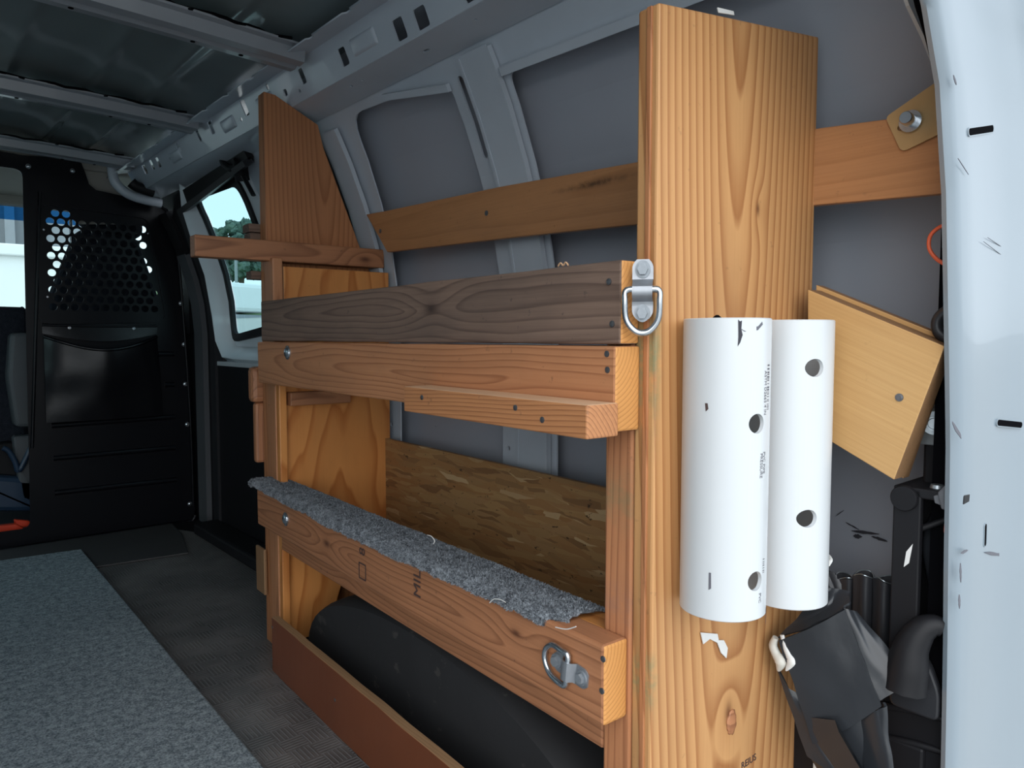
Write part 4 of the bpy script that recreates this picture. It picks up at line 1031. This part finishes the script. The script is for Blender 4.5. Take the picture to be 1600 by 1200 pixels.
# wiring
V_ = lambda u, v, x_: at(u, v, 'v', 'X', x_)
tag(tube('orange_wire', [V_(u, v, .93) for u, v in ((1492, 348), (1470, 354), (1454, 368), (1452, 388), (1464, 405), (1484, 418), (1487, 432))], .0022, M['wire']), 'thin orange wire looping out beside the rear pillar', 'wire')
tag(tube('black_wire', [V_(u, v, .95) for u, v in ((1492, 362), (1483, 372), (1482, 384), (1490, 392), (1488, 440), (1489, 452))], .004, M['rubber']), 'short black wire beside the orange wire at the pillar', 'wire')
tag(tube('blue_connector', [V_(u, v, .94) for u, v in ((1475, 386), (1490, 384))], .006, M['bluepl'], smooth_path=False), 'small blue wire connector by the rear pillar', 'connector')
tag(tube('cable_loop', [V_(u, v, .93) for u, v in ((1495, 482), (1478, 486), (1465, 500), (1466, 518), (1480, 530), (1497, 536))], .0062, M['rubber']), 'thick black taped cable loop above the tilted plywood block', 'cable')
tag(tube('wiring_loom', [V_(u, v, .975) for u, v in ((1497, 690), (1484, 700), (1474, 715), (1482, 740), (1488, 780), (1475, 800), (1460, 845), (1466, 900), (1480, 950), (1492, 985))], .011, M['tape'], rads=[.007, .008, .008, .007, .008, .012, .014, .013, .013, .01]), 'black taped wiring loom hanging down beside the black steel channel', 'cable')
tag(tube('red_wire', [V_(u, v, .93) for u, v in ((1490, 770), (1482, 800), (1478, 830), (1484, 838), (1494, 834))], .0022, M['wire']), 'orange red wire end showing low at the pillar edge', 'wire')
# black steel channel with round boss
ch = thing('steel_channel', 'black painted steel channel upright with round boss behind the pipes', 'bracket', Matrix.Translation(V_(1430, 900, .95)))
a_, b_ = V_(1396, 760, .93), V_(1440, 1060, .93)
z1 = a_.z; y1 = a_.y; y0 = V_(1440, 760, .93).y
board('channel_web', (.93, y0, .33), (.94, y1, z1), M['blackpl'], ch, MV, 'Z', .002)
board('channel_flange', (.94, y1-.008, .33), (1.02, y1, z1), M['blackpl'], ch, MV, 'Z', .002)
board('channel_top', (.93, y0-.045, z1-.010), (1.02, y1, z1+.002), M['blackpl'], ch, MV, 'Y', .002)
board('channel_back', (1.0, .33, .33), (1.02, y1, z1), M['blackpl'], ch, MV, 'Z', .002)
c_ = V_(1414, 778, .93); lathe('boss', [(0, 0), (.0155, 0), (.0155, .004), (.0145, .0055), (0, .0055)], M['blackpl'], ch, dirW(c_, (-1, 0, 0)))
lathe('stud_head', [(0, 0), (.008, 0), (.007, .004), (0, .005)], M['oldzinc'], ch, dirW((.95, y0-.01, z1+.002), (0, 0, 1)))
tube('channel_rod', [V_(1438, 826, .945), V_(1484, 810, .955)], .004, M['blackpl'], ch, smooth_path=False)
wallplate('paint_chip', ((1416, 862), (1426, 850), (1420, 880), (1412, 886)), .9292, .001, M['paper'], ch, bevel=0)
# plastic clip connector
cc_ = thing('plug_housing', 'grey plastic plug housing at the top of the black steel channel', 'connector', Matrix.Translation(V_(1475, 785, .93)))
wallplate('housing', ((1464, 770), (1476, 758), (1492, 762), (1492, 800), (1470, 796)), .925, .02, M['greytrim'], cc_, bevel=.002)
wallplate('clip', ((1458, 775), (1468, 772), (1470, 790), (1460, 786)), .928, .012, M['greytrim'], cc_, bevel=.001)
# three flattened black tubes
for i, (ua, ub, lb_) in enumerate(((1302, 1334, 'leftmost of three flattened black tubes standing against the grey wall'), (1331, 1364, 'middle of three flattened black tubes standing against the grey wall'), (1362, 1398, 'rightmost flattened black tube standing next to the black steel channel'))):
    pa, pb_ = V_(ua, 905, .96), V_(ub, 905, .96); w_ = abs(pa.y-pb_.y); cy = (pa.y+pb_.y)/2; ztop = (V_(ua, 900, .96).z, V_(ua, 896, .96).z, V_(ua, 903, .96).z)[i]
    t = thing('flattened_tube', lb_, 'tube', Matrix.Translation((.96, cy, .2)), 'flattened black tubes')
    bm = bmesh.new(); n = 28; rows = []
    for z, k in ((.12, 1), (ztop-.03, 1), (ztop-.012, 1.02), (ztop, 1.05)):
        row = []
        for q in range(n):
            a = 2*math.pi*q/n; rx = .013*(1+.22*math.cos(3*a+i)); ry = w_*.5*(1+.05*math.cos(5*a))
            row.append(bm.verts.new((math.cos(a)*rx*k, math.sin(a)*ry*k, z+(.003*math.sin(2*a+i) if z > ztop-.02 else 0))))
        rows.append(row)
    inn = [bm.verts.new((v.co.x*.86, v.co.y*.92, v.co.z-.0005)) for v in rows[-1]]; rows.append(inn)
    rows.append([bm.verts.new((v.co.x*.8, v.co.y*.9, ztop-.05)) for v in rows[-1]])
    for A, B in zip(rows, rows[1:]):
        for q in range(n): bm.faces.new((A[q], A[(q+1) % n], B[(q+1) % n], B[q]))
    from_bm('tube_wall', bm, M['rubber'], t, Matrix.Translation((.965, cy, 0)), smooth=True, auto=R(50))
    tube('foil_lip', [Vector((.965+math.cos(2*math.pi*q/14)*.0115*(1+.25*math.cos(3*2*math.pi*q/14+i)), cy+math.sin(2*math.pi*q/14)*w_*.45, ztop+.001+.003*math.sin(4*math.pi*q/14+i))) for q in range(14)], .0008, M['oldzinc'], t, closed=True, n=5)
# curved pipe elbow
tag(tube('rubber_elbow', [V_(u, v, .915+.022*(u-1412)/70) for u, v in ((1412, 1075), (1418, 1040), (1424, 1010), (1440, 985), (1458, 977), (1471, 980))], .02, M['blackpl'], rads=[.026, .024, .020, .016, .013, .011]), 'black rubber elbow pipe curving behind the torn black wrap', 'pipe')
tag(wallplate('black_flap', ((1392, 1010), (1420, 1005), (1450, 1035), (1468, 1085), (1466, 1130), (1388, 1100)), .935, .012, M['rubber'], None, r=.01, bevel=.003), 'stiff black rubber flap standing below the elbow pipe', 'flap')
# ribbed black box
rb = thing('ribbed_box', 'black ribbed plastic housing at the bottom right beside the pillar', 'housing', Matrix.Translation(V_(1430, 1150, .90)))
q0 = [(1378, 1054), (1492, 1088), (1492, 1320), (1362, 1320)]
wallplate('housing_body', q0, .952, .08, M['blackpl'], rb, bevel=.004)
for v0, v1 in ((1098, 1128), (1148, 1180), (1196, 1228)):
    tube('housing_rib', [V_(1362, v0, .950), V_(1430, (v0+v1)/2-2, .950), V_(1490, v1, .956)], .0045, M['blackpl'], rb, n=10)
tube('housing_lip', [V_(1376, 1054, .951), V_(1435, 1070, .951), V_(1490, 1089, .956)], .003, M['blackpl'], rb, n=8)
# torn black wrap over the end-board edge
wr = thing('black_wrap', 'torn black taped wrap folded against the end board below the pipes', 'wrap', MS @ Matrix.Translation((.93, .5, .35)))
def quadsurf(name, c00, c10, c11, c01, bulge, mat, parent, nrm=Vector((-.3, -1, .1)), nu=14, nv=12, wob=.003, thick=.003, rnd=False):
    nrm = nrm.normalized()
    def fn(s_, t):
        p = c00*(1-s_)*(1-t)+c10*s_*(1-t)+c11*s_*t+c01*(1-s_)*t
        edge_ = 1-(abs(2*s_-1))**3
        return p+nrm*(bulge*edge_+wob*noise.noise(Vector((s_*3.1, t*3.7, c00.z*40))))
    return grid_surf(name, fn, nu, nv, mat, parent, thick)
g = lambda u, v, x_: at(u, v, 'v', 'X', x_)
quadsurf('wrap_front', g(1218, 1000, .862), g(1320, 952, .885), g(1376, 1102, .885), g(1272, 1162, .872), .004, M['tape'], wr)
quadsurf('wrap_shoulder', g(1216, 1000, .866), g(1285, 915, .905), g(1324, 925, .915), g(1322, 955, .888), .003, M['tape'], wr, wob=.007)
quadsurf('wrap_fold', g(1318, 950, .886), g(1338, 955, .905), g(1426, 1056, .912), g(1374, 1096, .888), .003, M['tape'], wr)
quadsurf('wrap_under', g(1214, 1040, .870), g(1272, 1162, .874), g(1345, 1240, .880), g(1262, 1180, .874), .004, M['tape'], wr)
quadsurf('wrap_tail', g(1272, 1160, .876), g(1352, 1114, .890), g(1396, 1240, .895), g(1330, 1250, .890), .006, M['tape'], wr)
quadsurf('wrap_tail', g(1345, 1108, .888), g(1380, 1098, .888), g(1394, 1250, .885), g(1358, 1250, .885), .010, M['tape'], wr)
quadsurf('wrap_back', g(1283, 885, .925), g(1304, 897, .93), g(1322, 965, .92), g(1294, 955, .915), .004, M['rubber'], wr, wob=.008)
gl = tag(thing('glue_blob', 'pale dried foam blobs stuck to the left edge of the black wrap', 'blob', MS @ Matrix.Translation(at(1225, 1020, 's', 'Y', .48))), None)
tube('blob', [g(u, v, .862) for u, v in ((1212, 996), (1208, 1008), (1213, 1022), (1220, 1034), (1216, 1048))], .005, M['glue'], gl, rads=[.004, .0055, .006, .008, .002])
tube('blob', [g(u, v, .862) for u, v in ((1222, 992), (1226, 1010), (1232, 1024), (1236, 1034), (1228, 1048))], .004, M['paper'], gl, rads=[.003, .003, .004, .006, .001], sq=.6)
board('dark_filler', (.945, .33, .0), (1.03, .50, .26), M['blackpl'], rb, MV, 'Z', .004)
plate('label_strip', [(0, 0), (.004, 0), (.004, .06), (0, .06)], .001, axes(V_(1274, 1240, .93), Y, Z, X), M['paper'], rb, bevel=0)

# ------------------------------------------------------------------ wheel well
wl_ = thing('wheel_well', 'dusty black wheel arch cover under the shelving', 'wheel arch', MS @ Matrix.Translation((.85, 1.0, 0)))
bm = bmesh.new(); n = 28; rowa, rowb = [], []
for i in range(n+1):
    a = math.pi*i/n; yy = 1.13-math.cos(a)*.495; zz = max(0, math.sin(a))**.7*.245
    rowa.append((yy, zz)); 
for k, (xo, sc_) in enumerate(((.650, .93), (.664, .975), (.690, 1.0), (.905, 1.0))):
    rowb.append([bm.verts.new((xo, 1.13+(y-1.13)*(.96+.04*sc_), z*sc_)) for y, z in rowa])
f0 = rowb[0]
for A, B in zip(rowb, rowb[1:]):
    for k in range(n): bm.faces.new((A[k], A[k+1], B[k+1], B[k]))
bm.faces.new(f0)
from_bm('arch', bm, M['well'], wl_, MS, smooth=True, auto=R(40))

# ------------------------------------------------------------------ floor carpet
fc = thing('floor_carpet', 'blue grey carpeted board lying down the middle of the van floor', 'carpet')
c1, c2 = at(127, 857, 'v', 'Z', .02), at(415, 1200, 'v', 'Z', .02); dd = (c2-c1)/(c2.y-c1.y)
c3 = c1+dd*(.35-c1.y); cl_ = at(0, 875, 'v', 'Z', .02); ee = (cl_-c1).normalized()
cq = [c1+ee*1.15, c1, c3, Vector((c3.x-1.15, c3.y, .02))]
plate('carpet_top', [(p.x, p.y) for p in reversed(cq)], .018, Matrix.Translation((0, 0, .001)), M['carpet_floor'], fc, bevel=.004)

# ------------------------------------------------------------------ outside
def box3(name, c, dims, rz, mat, parent=None, bevel=.05):
    bm = bmesh.new(); bmesh.ops.create_cube(bm, size=1); bmesh.ops.scale(bm, vec=dims, verts=bm.verts)
    return from_bm(name, bm, mat, parent, Matrix.Translation(c) @ Matrix.Rotation(rz, 4, 'Z'), bevel=bevel)
def raydir(u, v):
    p = at(u, v, 'v', 'Y', 1.0); return p-Vector((0, 0, CAMH))
# white trailer seen through the side window
b0 = gpt(368, 497); b1 = gpt(396, 496); wt = (b1-b0).length*1.15
tr = thing('white_trailer', 'white rounded box trailer parked in the yard beyond the side window', 'trailer', Matrix.Translation(b0))
hh = (528-432)/1150*b0.length*.86-(b0.z-CAMH)
dirn = (b1-b0).normalized(); rz_ = math.atan2(dirn.y, dirn.x)
cen = b0+dirn*(wt/2-1.5)
th_ = hh
box3('trailer_body', cen+Vector((math.sin(-rz_)*0+.5, 1.2, th_/2+.15)), (wt+3, 2.2, th_-.3), rz_, M['box'], tr, bevel=.18)
box3('trailer_base', cen+Vector((.5, 1.2, .10)), (wt+2.8, 2.0, .2), rz_, M['corr'], tr, bevel=.02)
# lamp post
lpz = gpt(370, 470)
lo_ = thing('lamp_post', 'grey lamp post beyond the white trailer', 'lamp post', Matrix.Translation(lpz))
dd_ = lpz.length
tube('post', [lpz, lpz+Vector((0, 0, dd_*.062))], .12, M['corr'], lo_, smooth_path=False, n=8); box3('lamp_head', lpz+Vector((0, 0, dd_*.066)), (.7, .5, .3), 0, M['box'], lo_)
# trees
def tree(label, u, vtop, vbase, d, wpx, seed):
    rd = raydir(u, 528); k = d/math.hypot(rd.x, rd.y); bx, by = rd.x*k, rd.y*k; gz0 = gz(bx, by)
    top = CAMH+raydir(u, vtop).z*k; hgt = top-gz0; wr_ = wpx/1150*d*.75
    t = thing('tree', label, 'tree', Matrix.Translation((bx, by, gz0)))
    rg = random.Random(seed)
    tube('trunk', [(bx, by, gz0-.3), (bx+.2, by, gz0+hgt*.35), (bx, by, gz0+hgt*.7)], .35, M['trunk'], t, n=8)
    bm = bmesh.new()
    for q in range(110):
        a = rg.random()*6.283; zz = rg.uniform(.22, .93); rr = wr_*math.sqrt(max(.04, 1-((zz-.5)/.52)**2))*rg.uniform(.3, .9)
        r_ = wr_*rg.uniform(.10, .22)
        g_ = bmesh.ops.create_icosphere(bm, subdivisions=2, radius=r_, matrix=Matrix.Translation((bx+math.cos(a)*rr, by+math.sin(a)*rr, gz0+hgt*zz)))
        for v in g_['verts']: v.co += noise.noise_vector(v.co*2.3)*r_*.8
    from_bm('crown', bm, M['tree'], t)
for i, (lb_, u, vt, d, wp) in enumerate((('tall round tree on the horizon, nearest the window latch side', 378, 342, 100, 52), ('smaller tree left of the tall round tree beyond the lawn', 338, 352, 119, 30), ('low dark tree at the far left of the side window view', 316, 366, 108, 30),
                                         ('broad tree beyond the lawn hidden partly by the cross cleat', 414, 356, 126, 60), ('dark tree behind the trailer at the edge of the lawn', 355, 380, 112, 46))):
    tree(lb_, u, vt, 440, d, wp, 10+i)
# buildings seen through the windshield
rd = raydir(10, 395); k = 13/rd.y
topz = CAMH+rd.z*k
wb = thing('white_building', 'long low white building wall ahead of the van, seen through the windshield', 'building', Matrix.Translation((2, 13, 0)))
box3('wall_face', Vector((-8, 14, (topz-1.2)/2)), (22, 2, topz+1.2), R(-4), M['box'], wb, bevel=0)
box3('eave_trim', Vector((-8, 12.98, topz-.02)), (22.2, .14, .16), R(-4), M['box'], wb, bevel=.02)
for u in (12, 19, 25):
    q = raydir(u, 402); q = Vector((0, 0, CAMH))+q*(12.95/q.y); lathe('vent', [(0, 0), (.045, 0), (.045, .03), (0, .03)], M['corr'], wb, dirW((q.x, q.y-.12, q.z), (0, -1, 0)), n=12)
sb2 = thing('sided_building', 'taller grey metal sided building behind the white building', 'building', Matrix.Translation((3, 20, 0)))
box3('siding', Vector((-11, 21, 2)), (30, 2, 8.5), R(-3), M['corr'], sb2, bevel=0)
bm = bmesh.new()
for i in range(60):
    r_ = bmesh.ops.create_cube(bm, size=1, matrix=Matrix.Translation((-11+i*.47, 0, 0)) @ Matrix.Diagonal((.18, .12, 8.4, 1)))
o_ = from_bm('siding_rib', bm, M['corr'], sb2, Matrix.Translation((-14, 19.96, 2)) @ Matrix.Rotation(R(-3), 4, 'Z')); o_['kind'] = 'stuff'

# scuffs on the bare wall panel and on the pillar
def mark(px, ax, val, mat, parent):
    c = [at(u, v, 'v', ax, val) for u, v in px]
    pts = [(p.y, p.z) for p in c] if ax == 'X' else [(p.x, p.z) for p in c]
    W0 = axes((val, 0, 0), Y, Z, X) if ax == 'X' else axes((0, val, 0), X, Z, -Y)
    mesh_obj('scuff', fill2d(pts, thick=.0006), mat, parent, W0)
rg = random.Random(12)
def sliver(u, v, L, wd, a):
    n = 7; top = []; bot = []
    for i in range(n+1):
        t = i/n-.5; k = wd*(1-4*t*t)*rg.uniform(.5, 1.1)+.3
        x, y = u+L*t*math.cos(a), v+L*t*math.sin(a)
        top.append((x-k*math.sin(a), y-k*math.cos(a))); bot.append((x+k*math.sin(a), y+k*math.cos(a)))
    return top+bot[::-1]
for q in ((1384, 408, 22, 2.4, .05), (1352, 832, 44, 2.6, .12), (1374, 842, 26, 3, .3), (1332, 822, 24, 1.6, .5), (1340, 838, 14, 4, .1), (1312, 802, 16, 1.6, -.6)):
    mark(sliver(*q), 'X', 1.082, M['ink'], wall)
for q in ((1495, 672, 30, 4.5, 1.1), (1556, 866, 34, 3.2, .15), (1507, 862, 12, 3.5, -.4)): mark(sliver(*q), 'Y', .2895, M['greyink'], pil)
for q in ((1501, 895, 30, 1.4, 1.55), (1499, 940, 22, 1.2, 1.55), (1556, 392, 48, .8, .65), (1568, 388, 60, .7, .6), (1505, 260, 30, .8, 1.0), (1492, 125, 16, 1.2, 1.3)): mark(sliver(*q), 'Y', .2895, M['greyink'], pil)
bpy.context.view_layer.update()
